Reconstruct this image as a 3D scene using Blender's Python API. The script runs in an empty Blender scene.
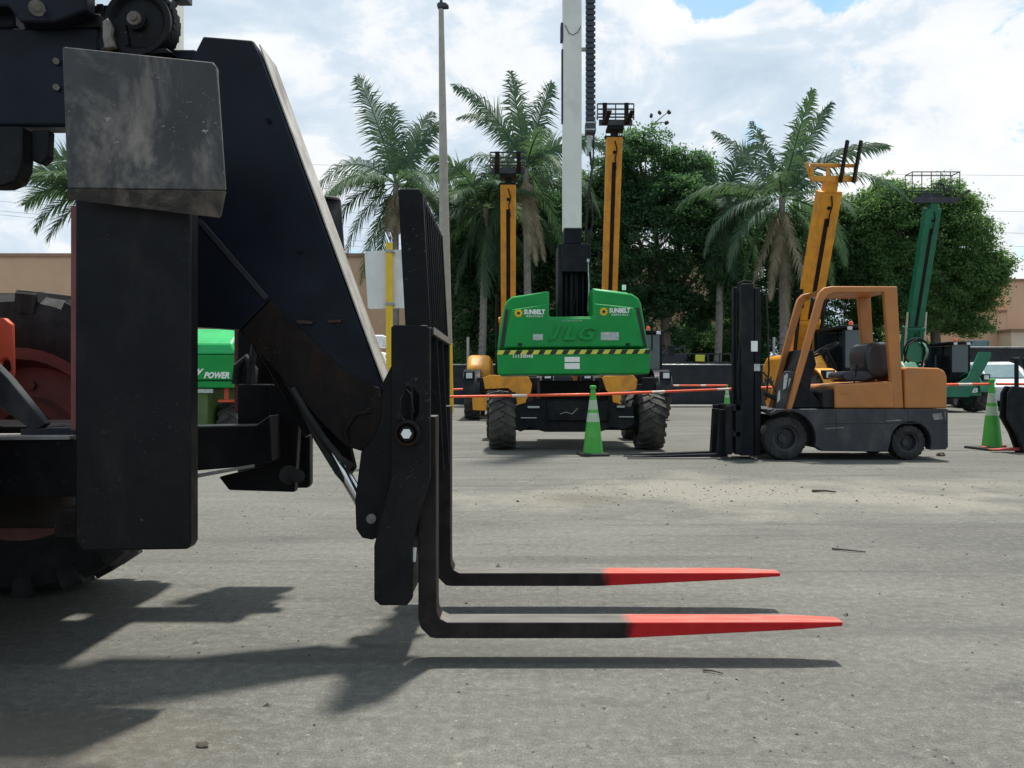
import bpy, bmesh, math, random
import numpy as np
from mathutils import Vector, Matrix
from mathutils.geometry import tessellate_polygon

random.seed(7)
RNG = np.random.default_rng(11)
SC = bpy.context.scene
COL = SC.collection
F, CX, CY, H = 770.0, 512.0, 384.0, 0.95      # lens (in pixels of a 1024 wide frame) and eye height
R = math.radians


def wx(px, D): return (px - CX) * D / F
def wz(py, D): return H - (py - CY) * D / F
def P(px, py, D): return Vector((wx(px, D), D, wz(py, D)))
def TR(pts, D): return [(wx(x, D), wz(y, D)) for x, y in pts]


# ------------------------------------------------------------------ materials
def nd(nt, typ, ins=None, **props):
    n = nt.nodes.new(typ)
    for k, v in props.items():
        setattr(n, k, v)
    for k, v in (ins or {}).items():
        s = n.inputs[k]
        if isinstance(v, bpy.types.NodeSocket):
            nt.links.new(v, s)
        else:
            s.default_value = v
    return n


def ramp(nt, fac, stops, interp='LINEAR'):
    n = nt.nodes.new('ShaderNodeValToRGB')
    n.color_ramp.interpolation = interp
    el = n.color_ramp.elements
    while len(el) < len(stops):
        el.new(0.5)
    for e, (p, c) in zip(el, stops):
        e.position = p
        e.color = c if len(c) == 4 else (*c, 1)
    nt.links.new(fac, n.inputs[0])
    return n.outputs[0]


def mixc(nt, fac, a, b, blend='MIX'):
    n = nt.nodes.new('ShaderNodeMix')
    n.data_type = 'RGBA'
    n.blend_type = blend
    for sock, v in ((n.inputs[0], fac), (n.inputs[6], a), (n.inputs[7], b)):
        if isinstance(v, bpy.types.NodeSocket):
            nt.links.new(v, sock)
        elif isinstance(v, (int, float)):
            sock.default_value = v
        else:
            sock.default_value = (*v[:3], 1)
    return n.outputs[2]


def math_(nt, op, a, b=0.0, c=0.0, clamp=False):
    n = nt.nodes.new('ShaderNodeMath')
    n.operation = op
    n.use_clamp = clamp
    for s, v in zip(n.inputs, (a, b, c)):
        if isinstance(v, bpy.types.NodeSocket):
            nt.links.new(v, s)
        else:
            s.default_value = v
    return n.outputs[0]


def noise(nt, vec, scale, detail=5, rough=.55, dist=0.0):
    return nd(nt, 'ShaderNodeTexNoise', {'Vector': vec, 'Scale': scale, 'Detail': detail, 'Roughness': rough, 'Distortion': dist}).outputs['Fac']


def mapping(nt, vec, scale=(1, 1, 1), loc=(0, 0, 0)):
    return nd(nt, 'ShaderNodeMapping', {'Vector': vec, 'Scale': scale, 'Location': loc}).outputs[0]


MATS = {}


def mat(name, base, rough=.5, metal=0.0, var=.18, scale=3.0, bump=.0, bscale=40.0, spec=.5,
        stain=None, stain_amt=.0, stain_scale=2.5, scratch=None, scratch_amt=0.0, coat=0.0):
    m = bpy.data.materials.new(name)
    m.use_nodes = True
    nt = m.node_tree
    b = nt.nodes['Principled BSDF']
    oc = nt.nodes.new('ShaderNodeTexCoord').outputs['Object']
    n1 = noise(nt, oc, scale, 7, .62)
    lo = tuple(c * (1 - var) for c in base)
    hi = tuple(min(1, c * (1 + var)) for c in base)
    c = ramp(nt, n1, [(.3, lo), (.7, hi)])
    if stain:
        n2 = noise(nt, mapping(nt, oc, (1, 1, .6), (3, 1, 2)), stain_scale, 9, .68, .4)
        e = .5 - (stain_amt - .5) * .35
        f = ramp(nt, n2, [(e - .06, (0, 0, 0)), (e + .14, (1, 1, 1))])
        f = math_(nt, 'MULTIPLY', f, min(1, .35 + stain_amt))
        c = mixc(nt, f, c, stain)
    if scratch:
        n3 = noise(nt, mapping(nt, oc, (1.0, 1.0, 1.6), (7, 2, 5)), 55, 3, .6, 1.2)
        n4 = noise(nt, mapping(nt, oc, (1, 1, 1), (1, 8, 4)), 3.2, 3, .5)
        f = ramp(nt, n3, [(.66, (0, 0, 0)), (.70, (1, 1, 1))])
        g = ramp(nt, n4, [(.48, (0, 0, 0)), (.62, (1, 1, 1))])
        c = mixc(nt, math_(nt, 'MULTIPLY', math_(nt, 'MULTIPLY', f, g), scratch_amt), c, scratch)
    nt.links.new(c, b.inputs['Base Color'])
    r = ramp(nt, noise(nt, oc, scale * 2.3, 5), [(.3, (max(.02, rough - .12),) * 3), (.7, (min(1, rough + .14),) * 3)])
    nt.links.new(r, b.inputs['Roughness'])
    b.inputs['Metallic'].default_value = metal
    b.inputs['Specular IOR Level'].default_value = spec if name not in ('black_paint', 'black_sky_sheen', 'rusty_black', 'mast_black') else .12
    if coat:
        b.inputs['Coat Weight'].default_value = coat
        b.inputs['Coat Roughness'].default_value = .15
    if bump:
        bn = nd(nt, 'ShaderNodeBump', {'Strength': bump, 'Distance': .01, 'Height': noise(nt, oc, bscale, 4)})
        nt.links.new(bn.outputs[0], b.inputs['Normal'])
    MATS[name] = m
    return m


M = MATS
mat('black_paint', (.009, .009, .0105), .46, var=.3, scale=5, stain=(.02, .019, .018), stain_amt=.35, stain_scale=6, scratch=(.16, .14, .12), scratch_amt=.5, bump=.05)
mat('black_sky_sheen', (.011, .0135, .021), .42, var=.25, scale=4, stain=(.017, .015, .014), stain_amt=.3, stain_scale=4, bump=.04)  # black paint with the sky's blue sheen put into its base colour
mat('rusty_black', (.011, .009, .009), .6, var=.4, scale=7, stain=(.028, .017, .012), stain_amt=.5, stain_scale=7, scratch=(.2, .17, .14), scratch_amt=.7, bump=.15)
mat('worn_steel', (.235, .198, .168), .62, metal=.1, var=.35, scale=3.5, stain=(.042, .041, .042), stain_amt=.8, stain_scale=5, scratch=(.5, .46, .42), scratch_amt=.8, bump=.25, bscale=25)
mat('bare_steel', (.30, .29, .27), .5, metal=.4, var=.25, scale=12)
mat('chrome', (.6, .6, .6), .16, metal=1, var=.08)
mat('worn_and_lit_edge', (.21, .19, .165), .6, var=.45, scale=14, stain=(.09, .06, .045), stain_amt=.5, stain_scale=9)  # worn bolts, pins and scrapes; also the painted lit face of the carriage rail
mat('flange_lit_tone', (.40, .385, .345), .6, var=.2, scale=8, stain=(.15, .10, .07), stain_amt=.45, stain_scale=7)  # sunlit tone of the dark gooseneck slope, put into a pale base
mat('rust_smear', (.055, .032, .024), .8, var=.6, scale=40)
mat('brown_edge', (.15, .085, .06), .7, var=.4, scale=14)
mat('rubber', (.012, .012, .0125), .78, var=.35, scale=6, stain=(.06, .056, .05), stain_amt=.35, stain_scale=5, bump=.2)
mat('dusty_rubber', (.03, .029, .027), .85, var=.35, scale=5, stain=(.085, .078, .066), stain_amt=.5, stain_scale=4, bump=.2)
mat('axle_brown', (.045, .036, .03), .7, var=.4, scale=5)
mat('rim_red', (.22, .075, .065), .5, var=.25, scale=5, stain=(.09, .05, .04), stain_amt=.4)
mat('dull_red', (.16, .04, .035), .6, var=.3, scale=6)
mat('orange_paint', (.60, .07, .025), .45, var=.12, scale=4, stain=(.25, .06, .03), stain_amt=.2)
mat('lift_green', (.004, .265, .045), .42, var=.1, scale=2.5, stain=(.01, .19, .05), stain_amt=.3, stain_scale=3, spec=.3)
mat('lift_green_lit', (.008, .33, .08), .4, var=.1, scale=2.5, spec=.4)  # lit copy of the lift green, daylight on upturned hood surfaces painted in
mat('handler_green', (.006, .13, .065), .45, var=.2, scale=3, stain=(.02, .08, .045), stain_amt=.3)
mat('olive', (.07, .12, .03), .6, var=.2)
mat('handler_yellow', (.66, .27, .015), .45, var=.14, scale=3, stain=(.36, .15, .03), stain_amt=.4, stain_scale=4)
mat('truck_orange', (.42, .155, .032), .48, var=.13, scale=3.5, stain=(.36, .15, .045), stain_amt=.4, stain_scale=5, scratch=(.5, .4, .3), scratch_amt=.25)
mat('charcoal', (.021, .022, .027), .55, var=.2, scale=3, stain=(.065, .063, .062), stain_amt=.4, stain_scale=4, scratch=(.22, .21, .2), scratch_amt=.8)
mat('mast_black', (.010, .0115, .0145), .5, var=.3, scale=5, stain=(.035, .033, .03), stain_amt=.4)
mat('boom_cream', (.70, .69, .62), .5, var=.06, scale=2, stain=(.48, .46, .40), stain_amt=.3)
mat('white_paint', (.78, .78, .76), .45, var=.06)
mat('decal_white', (.82, .82, .78), .5, var=.06, scale=20, stain=(.65, .66, .62), stain_amt=.2, stain_scale=25)
mat('decal_grey', (.42, .46, .42), .6, var=.3, scale=30)
mat('decal_green', (.35, .52, .36), .5, var=.1)
mat('signal_yellow', (.72, .47, .01), .5, var=.1, stain=(.45, .31, .03), stain_amt=.2)
mat('hazard_yellow', (.62, .60, .06), .5, var=.12, scale=10)
mat('hazard_black', (.012, .014, .012), .5)
mat('cone_green', (.055, .36, .04), .5, var=.12, scale=6, stain=(.12, .38, .08), stain_amt=.35, stain_scale=8)
mat('cone_white', (.42, .52, .36), .5, var=.15, scale=12, stain=(.35, .45, .33), stain_amt=.4, stain_scale=10)
mat('bar_orange', (.78, .10, .03), .5, var=.12, scale=8)
mat('bar_white', (.62, .53, .46), .5, var=.1, scale=8)
mat('fork_red_ground', (.40, .05, .04), .6, var=.3, scale=8)
mat('concrete_pole', (.34, .315, .275), .8, var=.15, scale=4, bump=.2)
mat('dark_metal', (.035, .04, .055), .5)
mat('sign_back', (.72, .72, .68), .5, var=.08, scale=4, stain=(.45, .45, .42), stain_amt=.4)
mat('stucco_tan', (.57, .36, .225), .85, var=.07, scale=.5, bump=.2, stain=(.48, .31, .18), stain_amt=.3, stain_scale=.3)
mat('stucco_peach', (.70, .43, .27), .85, var=.06, scale=.5, bump=.2)
mat('stucco_light', (.72, .56, .42), .85, var=.06, scale=.5, bump=.2)
mat('cornice_brown', (.30, .17, .11), .8)
mat('screen_cloth', (.015, .0175, .022), .85, var=.25, scale=1.2, stain=(.035, .038, .045), stain_amt=.4, stain_scale=.8, bump=.3, bscale=6)
mat('galvanised', (.33, .34, .34), .5, metal=.5, var=.15)
mat('glass_dark', (.03, .045, .055), .08, var=.05, spec=.8)
mat('glass_pale', (.11, .18, .19), .12, var=.1, spec=.8)
mat('seat_vinyl', (.022, .022, .026), .4, var=.2)
mat('beacon', (.75, .12, .03), .3)
mat('lamp_lens', (.6, .6, .6), .2)
mat('car_silver', (.55, .57, .58), .3, var=.04, coat=.5)
mat('bark', (.13, .105, .08), .9, var=.35, scale=6, bump=.5, bscale=14)
mat('palm_bark', (.21, .19, .165), .9, var=.3, scale=5, bump=.5, bscale=9)
mat('dead_frond', (.19, .155, .095), .9, var=.35, scale=1.5)
mat('twig', (.05, .04, .03), .9)
mat('stone', (.09, .085, .075), .9, var=.4, scale=20)
mat('cable', (.02, .02, .022), .7)


def leaf_mat(name, dark, light, trans=.35, scale=.8):
    m = bpy.data.materials.new(name)
    m.use_nodes = True
    nt = m.node_tree
    for n in list(nt.nodes):
        nt.nodes.remove(n)
    oc = nt.nodes.new('ShaderNodeTexCoord').outputs['Object']
    f = noise(nt, oc, scale, 5, .65)
    f2 = nd(nt, 'ShaderNodeTexWhiteNoise', {'Vector': nd(nt, 'ShaderNodeVectorMath', {0: oc, 1: (.35, .35, .35)}, operation='SNAP').outputs[0]}).outputs['Value']
    f = math_(nt, 'MULTIPLY_ADD', f2, .22, math_(nt, 'SUBTRACT', f, .11))
    c = ramp(nt, f, [(.32, dark), (.68, light)])
    p = nd(nt, 'ShaderNodeBsdfPrincipled', {'Base Color': c, 'Roughness': .6, 'Specular IOR Level': .12 if 'palm' not in name else .3})
    t = nd(nt, 'ShaderNodeBsdfTranslucent', {'Color': mixc(nt, .5, c, (light[0] * 1.3, light[1] * 1.35, light[2] * .8))})
    mx = nd(nt, 'ShaderNodeMixShader', {0: trans, 1: p.outputs[0], 2: t.outputs[0]})
    o = nd(nt, 'ShaderNodeOutputMaterial', {'Surface': mx.outputs[0]})
    MATS[name] = m


leaf_mat('leaf_dark', (.040, .100, .052), (.092, .18, .076), .55)
leaf_mat('leaf_mid', (.042, .104, .052), (.092, .180, .072), .55)
leaf_mat('leaf_light', (.072, .155, .056), (.140, .235, .085), .55)
leaf_mat('palm_leaf', (.034, .085, .054), (.10, .16, .085), .4, .6)


def fork_material():
    m = bpy.data.materials.new('fork_paint')
    m.use_nodes = True
    nt = m.node_tree
    b = nt.nodes['Principled BSDF']
    tc = nt.nodes.new('ShaderNodeTexCoord')
    oc = tc.outputs['Object']
    sep = nd(nt, 'ShaderNodeSeparateXYZ', {0: oc})
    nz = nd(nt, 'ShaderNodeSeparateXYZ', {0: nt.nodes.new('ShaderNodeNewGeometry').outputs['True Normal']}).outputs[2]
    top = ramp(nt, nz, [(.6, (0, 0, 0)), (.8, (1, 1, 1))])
    n = noise(nt, oc, 14, 6, .65)
    n2 = noise(nt, mapping(nt, oc, (.5, 2.5, 1)), 9, 7, .7)
    edge = math_(nt, 'ADD', sep.outputs[0], math_(nt, 'MULTIPLY', math_(nt, 'SUBTRACT', n, .5), .09))
    red = ramp(nt, math_(nt, 'SUBTRACT', edge, 0.398 + 2.2 - .5), [(.475, (0, 0, 0)), (.512, (1, 1, 1))])
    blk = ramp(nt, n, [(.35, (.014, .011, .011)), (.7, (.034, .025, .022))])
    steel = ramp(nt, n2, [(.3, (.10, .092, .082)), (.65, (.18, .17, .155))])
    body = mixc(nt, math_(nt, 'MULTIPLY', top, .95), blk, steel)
    rr = ramp(nt, n, [(.3, (.40, .012, .014)), (.7, (.50, .02, .022))])
    worn = ramp(nt, n2, [(.46, (0, 0, 0)), (.58, (1, 1, 1))])
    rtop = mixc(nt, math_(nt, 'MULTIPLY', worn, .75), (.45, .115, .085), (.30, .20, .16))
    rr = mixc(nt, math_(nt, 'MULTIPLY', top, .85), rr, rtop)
    nt.links.new(mixc(nt, red, body, rr), b.inputs['Base Color'])
    b.inputs['Roughness'].default_value = .6
    b.inputs['Specular IOR Level'].default_value = .15
    bn = nd(nt, 'ShaderNodeBump', {'Strength': .2, 'Distance': .005, 'Height': n2})
    nt.links.new(bn.outputs[0], b.inputs['Normal'])
    MATS['fork_paint'] = m


fork_material()


def ground_material():
    m = bpy.data.materials.new('yard_asphalt')
    m.use_nodes = True
    nt = m.node_tree
    b = nt.nodes['Principled BSDF']
    oc = nt.nodes.new('ShaderNodeTexCoord').outputs['Object']
    big = noise(nt, oc, .35, 6, .6, .3)
    mid = noise(nt, mapping(nt, oc, (.35, 1.0, 1)), 1.6, 7, .65, .3)
    fine = noise(nt, oc, 26, 6, .75)
    grit = noise(nt, oc, 160, 2, .6)
    c = ramp(nt, big, [(.33, (.092, .091, .078)), (.64, (.178, .174, .148))])
    c = mixc(nt, .62, c, ramp(nt, mid, [(.32, (.066, .065, .058)), (.47, (.115, .113, .100)), (.66, (.195, .19, .163))]))
    c = mixc(nt, .5, c, ramp(nt, fine, [(.32, (.058, .058, .052)), (.52, (.118, .116, .104)), (.68, (.21, .203, .178))]))
    c = mixc(nt, .55, c, mixc(nt, 1.0, c, ramp(nt, grit, [(.3, (.55,) * 3), (.5, (1.0,) * 3), (.72, (1.6,) * 3)]), 'MULTIPLY'))
    # short scuffs dragged by tyres and buckets, pale flecks of worn aggregate, dark oil drips
    sc = noise(nt, mapping(nt, oc, (1.6, 7.0, 1), (2, 5, 0)), 2.6, 7, .75, 1.2)
    c = mixc(nt, math_(nt, 'MULTIPLY', ramp(nt, sc, [(.60, (0, 0, 0)), (.70, (1, 1, 1))]), .38), c, (.215, .21, .185))
    sc2 = noise(nt, mapping(nt, oc, (1.0, 3.0, 1), (9, 1, 0)), 2.3, 8, .72, .8)
    c = mixc(nt, math_(nt, 'MULTIPLY', ramp(nt, sc2, [(.56, (0, 0, 0)), (.70, (1, 1, 1))]), .6), c, (.058, .057, .052))
    fl = noise(nt, mapping(nt, oc, (1, 1.4, 1), (4, 4, 0)), 42, 3, .55, .4)
    c = mixc(nt, math_(nt, 'MULTIPLY', ramp(nt, fl, [(.67, (0, 0, 0)), (.71, (1, 1, 1))]), .6), c, (.30, .29, .25))
    dr = noise(nt, mapping(nt, oc, (1, 1, 1), (8, 3, 0)), 30, 3, .55, .4)
    c = mixc(nt, math_(nt, 'MULTIPLY', ramp(nt, dr, [(.67, (0, 0, 0)), (.71, (1, 1, 1))]), .6), c, (.04, .039, .036))
    tk = noise(nt, mapping(nt, oc, (.10, 1.5, 1), (1, 7, 0)), 2.4, 5, .6, .25)
    c = mixc(nt, math_(nt, 'MULTIPLY', ramp(nt, tk, [(.54, (0, 0, 0)), (.66, (1, 1, 1))]), .45), c, (.07, .069, .063))
    cr = nd(nt, 'ShaderNodeTexWave', {'Vector': mapping(nt, oc, (.9, .5, 1), (3, 2, 0)), 'Scale': .55, 'Distortion': 14.0, 'Detail': 4.0, 'Detail Scale': 1.6}).outputs['Fac']
    crm = math_(nt, 'MULTIPLY', ramp(nt, cr, [(.994, (0, 0, 0)), (.9995, (1, 1, 1))]), ramp(nt, big, [(.5, (0, 0, 0)), (.62, (1, 1, 1))]))
    c = mixc(nt, math_(nt, 'MULTIPLY', crm, .5), c, (.055, .054, .05))
    # pale drifted sand between the machines
    sep = nd(nt, 'ShaderNodeSeparateXYZ', {0: oc})
    nn = noise(nt, oc, .9, 7, .65)
    ex = math_(nt, 'MULTIPLY', math_(nt, 'SUBTRACT', sep.outputs[0], 2.2), .33)
    ey = math_(nt, 'MULTIPLY', math_(nt, 'SUBTRACT', sep.outputs[1], 6.7), .72)
    d = math_(nt, 'SQRT', math_(nt, 'ADD', math_(nt, 'MULTIPLY', ex, ex), math_(nt, 'MULTIPLY', ey, ey)))
    d = math_(nt, 'ADD', d, math_(nt, 'MULTIPLY', math_(nt, 'SUBTRACT', nn, .5), 3.4))
    sand = ramp(nt, d, [(.25, (1, 1, 1)), (.95, (0, 0, 0))])
    sandc = ramp(nt, fine, [(.3, (.16, .148, .122)), (.7, (.27, .25, .21))])
    c = mixc(nt, math_(nt, 'MULTIPLY', sand, .85), c, sandc)
    ex = math_(nt, 'MULTIPLY', math_(nt, 'SUBTRACT', sep.outputs[0], 0.55), 1.4)
    ey = math_(nt, 'MULTIPLY', math_(nt, 'SUBTRACT', sep.outputs[1], 6.3), 2.2)
    d = math_(nt, 'SQRT', math_(nt, 'ADD', math_(nt, 'MULTIPLY', ex, ex), math_(nt, 'MULTIPLY', ey, ey)))
    d = math_(nt, 'ADD', d, math_(nt, 'MULTIPLY', math_(nt, 'SUBTRACT', fine, .5), 2.4))
    c = mixc(nt, math_(nt, 'MULTIPLY', ramp(nt, d, [(.2, (1, 1, 1)), (.8, (0, 0, 0))]), .5), c, (.13, .105, .075))
    # gritty earth by the big wheel, close to the camera
    ex = math_(nt, 'MULTIPLY', math_(nt, 'SUBTRACT', sep.outputs[0], -1.35), 1.3)
    ey = math_(nt, 'MULTIPLY', math_(nt, 'SUBTRACT', sep.outputs[1], 2.05), 3.0)
    d = math_(nt, 'SQRT', math_(nt, 'ADD', math_(nt, 'MULTIPLY', ex, ex), math_(nt, 'MULTIPLY', ey, ey)))
    d = math_(nt, 'ADD', d, math_(nt, 'MULTIPLY', math_(nt, 'SUBTRACT', fine, .5), 2.0))
    c = mixc(nt, math_(nt, 'MULTIPLY', ramp(nt, d, [(.3, (1, 1, 1)), (1.0, (0, 0, 0))]), .6), c, (.10, .083, .062))
    nt.links.new(c, b.inputs['Base Color'])
    b.inputs['Roughness'].default_value = .88
    b.inputs['Specular IOR Level'].default_value = .25
    h = math_(nt, 'ADD', math_(nt, 'MULTIPLY', fine, .7), math_(nt, 'MULTIPLY', grit, .5))
    h = math_(nt, 'ADD', h, math_(nt, 'MULTIPLY', mid, 1.2))
    bn = nd(nt, 'ShaderNodeBump', {'Strength': .55, 'Distance': .012, 'Height': h})
    nt.links.new(bn.outputs[0], b.inputs['Normal'])
    MATS['yard_asphalt'] = m


ground_material()


# ------------------------------------------------------------------ mesh builder
class MB:
    def __init__(self):
        self.v, self.f, self.mi = [], [], []
        self.cur = 0

    def add(self, vs, fs):
        o = len(self.v)
        self.v += [tuple(p) for p in vs]
        for f in fs:
            self.f.append([i + o for i in f])
            self.mi.append(self.cur)
        return self

    def box(self, x0, x1, y0, y1, z0, z1, rot=None):
        vs = [(x0, y0, z0), (x1, y0, z0), (x1, y1, z0), (x0, y1, z0), (x0, y0, z1), (x1, y0, z1), (x1, y1, z1), (x0, y1, z1)]
        fs = [(0, 3, 2, 1), (4, 5, 6, 7), (0, 1, 5, 4), (1, 2, 6, 5), (2, 3, 7, 6), (3, 0, 4, 7)]
        return self.add(vs, fs)

    def prism(self, poly, a0, a1, axis='y', holes=()):
        def mk(u, v, a):
            return (u, a, v) if axis == 'y' else ((a, u, v) if axis == 'x' else (u, v, a))
        loops = [list(poly)] + [list(h) for h in holes]
        flat = [p for l in loops for p in l]
        n = len(flat)
        vs = [mk(u, v, a0) for u, v in flat] + [mk(u, v, a1) for u, v in flat]
        fs = []
        if holes:
            tris = tessellate_polygon([[Vector((u, v, 0)) for u, v in l] for l in loops])
            fs += [tuple(t) for t in tris] + [tuple(i + n for i in reversed(t)) for t in tris]
        else:
            fs += [tuple(range(n)), tuple(range(2 * n - 1, n - 1, -1))]
        o = 0
        for l in loops:
            k = len(l)
            for i in range(k):
                j = (i + 1) % k
                fs.append((o + i, o + j, n + o + j, n + o + i))
            o += k
        return self.add(vs, fs)

    def bar(self, p0, p1, w, h, up=(0, 0, 1)):          # square section bar between two points
        p0, p1 = Vector(p0), Vector(p1)
        d = (p1 - p0).normalized()
        s = d.cross(Vector(up))
        if s.length < 1e-4:
            s = d.cross(Vector((0, 1, 0)))
        s.normalize()
        u = s.cross(d)
        vs = []
        for p in (p0, p1):
            for a, b in ((-1, -1), (1, -1), (1, 1), (-1, 1)):
                vs.append(p + s * a * w / 2 + u * b * h / 2)
        return self.add(vs, [(0, 3, 2, 1), (4, 5, 6, 7), (0, 1, 5, 4), (1, 2, 6, 5), (2, 3, 7, 6), (3, 0, 4, 7)])

    def cyl(self, p0, p1, r0, r1=None, n=16):
        r1 = r0 if r1 is None else r1
        p0, p1 = Vector(p0), Vector(p1)
        d = (p1 - p0).normalized()
        s = d.cross(Vector((0, 0, 1)))
        if s.length < 1e-4:
            s = Vector((1, 0, 0))
        s.normalize()
        u = s.cross(d)
        vs = []
        for p, r in ((p0, r0), (p1, r1)):
            vs += [p + (s * math.cos(2 * math.pi * i / n) + u * math.sin(2 * math.pi * i / n)) * r for i in range(n)]
        fs = [(i, (i + 1) % n, n + (i + 1) % n, n + i) for i in range(n)]
        fs += [tuple(range(n - 1, -1, -1)), tuple(range(n, 2 * n))]
        return self.add(vs, fs)

    def tube(self, pts, r, n=8, r1=None):
        pts = [Vector(p) for p in pts]
        k = len(pts)
        vs = []
        pu = None
        for i, p in enumerate(pts):
            d = (pts[min(i + 1, k - 1)] - pts[max(i - 1, 0)]).normalized()
            s = d.cross(Vector((0, 0, 1))) if pu is None else pu - d * pu.dot(d)
            if s.length < 1e-4:
                s = Vector((1, 0, 0)) - d * d.x
            s.normalize()
            pu = s
            u = s.cross(d)
            rr = r if r1 is None else r + (r1 - r) * i / (k - 1)
            vs += [p + (s * math.cos(2 * math.pi * j / n) + u * math.sin(2 * math.pi * j / n)) * rr for j in range(n)]
        fs = []
        for i in range(k - 1):
            for j in range(n):
                fs.append((i * n + j, i * n + (j + 1) % n, (i + 1) * n + (j + 1) % n, (i + 1) * n + j))
        fs += [tuple(range(n - 1, -1, -1)), tuple(range((k - 1) * n, k * n))]
        return self.add(vs, fs)

    def lathe(self, c, prof, axis='y', n=32, closed=False):     # prof: (radius, offset along the axis)
        c = Vector(c)
        vs = []
        for r, a in prof:
            for i in range(n):
                t = 2 * math.pi * i / n
                p, q = r * math.cos(t), r * math.sin(t)
                vs.append(c + (Vector((p, a, q)) if axis == 'y' else Vector((a, p, q)) if axis == 'x' else Vector((p, q, a))))
        k = len(prof)
        fs = []
        for i in range(k if closed else k - 1):
            i2 = (i + 1) % k
            for j in range(n):
                fs.append((i * n + j, i * n + (j + 1) % n, i2 * n + (j + 1) % n, i2 * n + j))
        if not closed:
            if prof[0][0] > 1e-6: fs.append(tuple(range(n)))
            if prof[-1][0] > 1e-6: fs.append(tuple(range((k - 1) * n, k * n)))
        return self.add(vs, fs)

    def mesh(self, me):      # evaluated mesh appended
        return self.add([v.co for v in me.vertices], [tuple(p.vertices) for p in me.polygons])

    def build(self, name, mats, parent=None, origin=None, bevel=0.0, smooth=True, seg=2, angle=35):
        o = Vector(origin) if origin is not None else Vector((0, 0, 0))
        me = bpy.data.meshes.new(name)
        me.from_pydata([tuple(Vector(v) - o) for v in self.v], [], self.f)
        mats = mats if isinstance(mats, (list, tuple)) else [mats]
        for m in mats:
            me.materials.append(M[m])
        me.polygons.foreach_set('material_index', self.mi)
        bm = bmesh.new()
        bm.from_mesh(me)
        bmesh.ops.remove_doubles(bm, verts=bm.verts, dist=1e-6)
        bmesh.ops.recalc_face_normals(bm, faces=bm.faces)
        bm.to_mesh(me)
        bm.free()
        if smooth:
            me.polygons.foreach_set('use_smooth', [True] * len(me.polygons))
            me.set_sharp_from_angle(angle=R(angle))
        ob = bpy.data.objects.new(name, me)
        COL.objects.link(ob)
        if parent is not None:
            ob.parent = parent
        elif origin is not None:
            ob.location = o
        if bevel:
            b = ob.modifiers.new('bevel', 'BEVEL')
            b.width = bevel
            b.segments = seg
            b.limit_method = 'ANGLE'
            b.angle_limit = R(40)
        return ob


def tag(o, label, cat, group=None, kind=None):
    if kind: o['kind'] = kind
    if label: o['label'] = label
    if cat: o['category'] = cat
    if group: o['group'] = group
    return o


def thing(name, label, cat, loc=(0, 0, 0), rz=0.0, group=None):
    o = bpy.data.objects.new(name, None)
    o.empty_display_size = .3
    COL.objects.link(o)
    o.location = loc
    o.rotation_euler = (0, 0, rz)
    return tag(o, label, cat, group)


def text_mb(mb, s, x, y, z, w, h, depth=.004, shear=0.0, bold=0.0):
    """lettering standing in the XZ plane facing -Y, fitted to a box w x h whose lower left corner is (x, z)"""
    cu = bpy.data.curves.new('lettering', 'FONT')
    cu.body = s
    cu.extrude = .05
    cu.offset = bold
    cu.shear = shear
    cu.resolution_u = 2
    ob = bpy.data.objects.new('lettering', cu)
    COL.objects.link(ob)
    dg = bpy.context.evaluated_depsgraph_get()
    me = bpy.data.meshes.new_from_object(ob.evaluated_get(dg))
    vs = [v.co.copy() for v in me.vertices]
    x0, x1 = min(v.x for v in vs), max(v.x for v in vs)
    y0, y1 = min(v.y for v in vs), max(v.y for v in vs)
    out = [(x + (v.x - x0) / (x1 - x0) * w, y - (depth if v.z > 0 else 0), z + (v.y - y0) / (y1 - y0) * h) for v in vs]
    mb.add(out, [tuple(p.vertices) for p in me.polygons])
    bpy.data.objects.remove(ob)
    bpy.data.curves.remove(cu)
    bpy.data.meshes.remove(me)
    return mb


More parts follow.
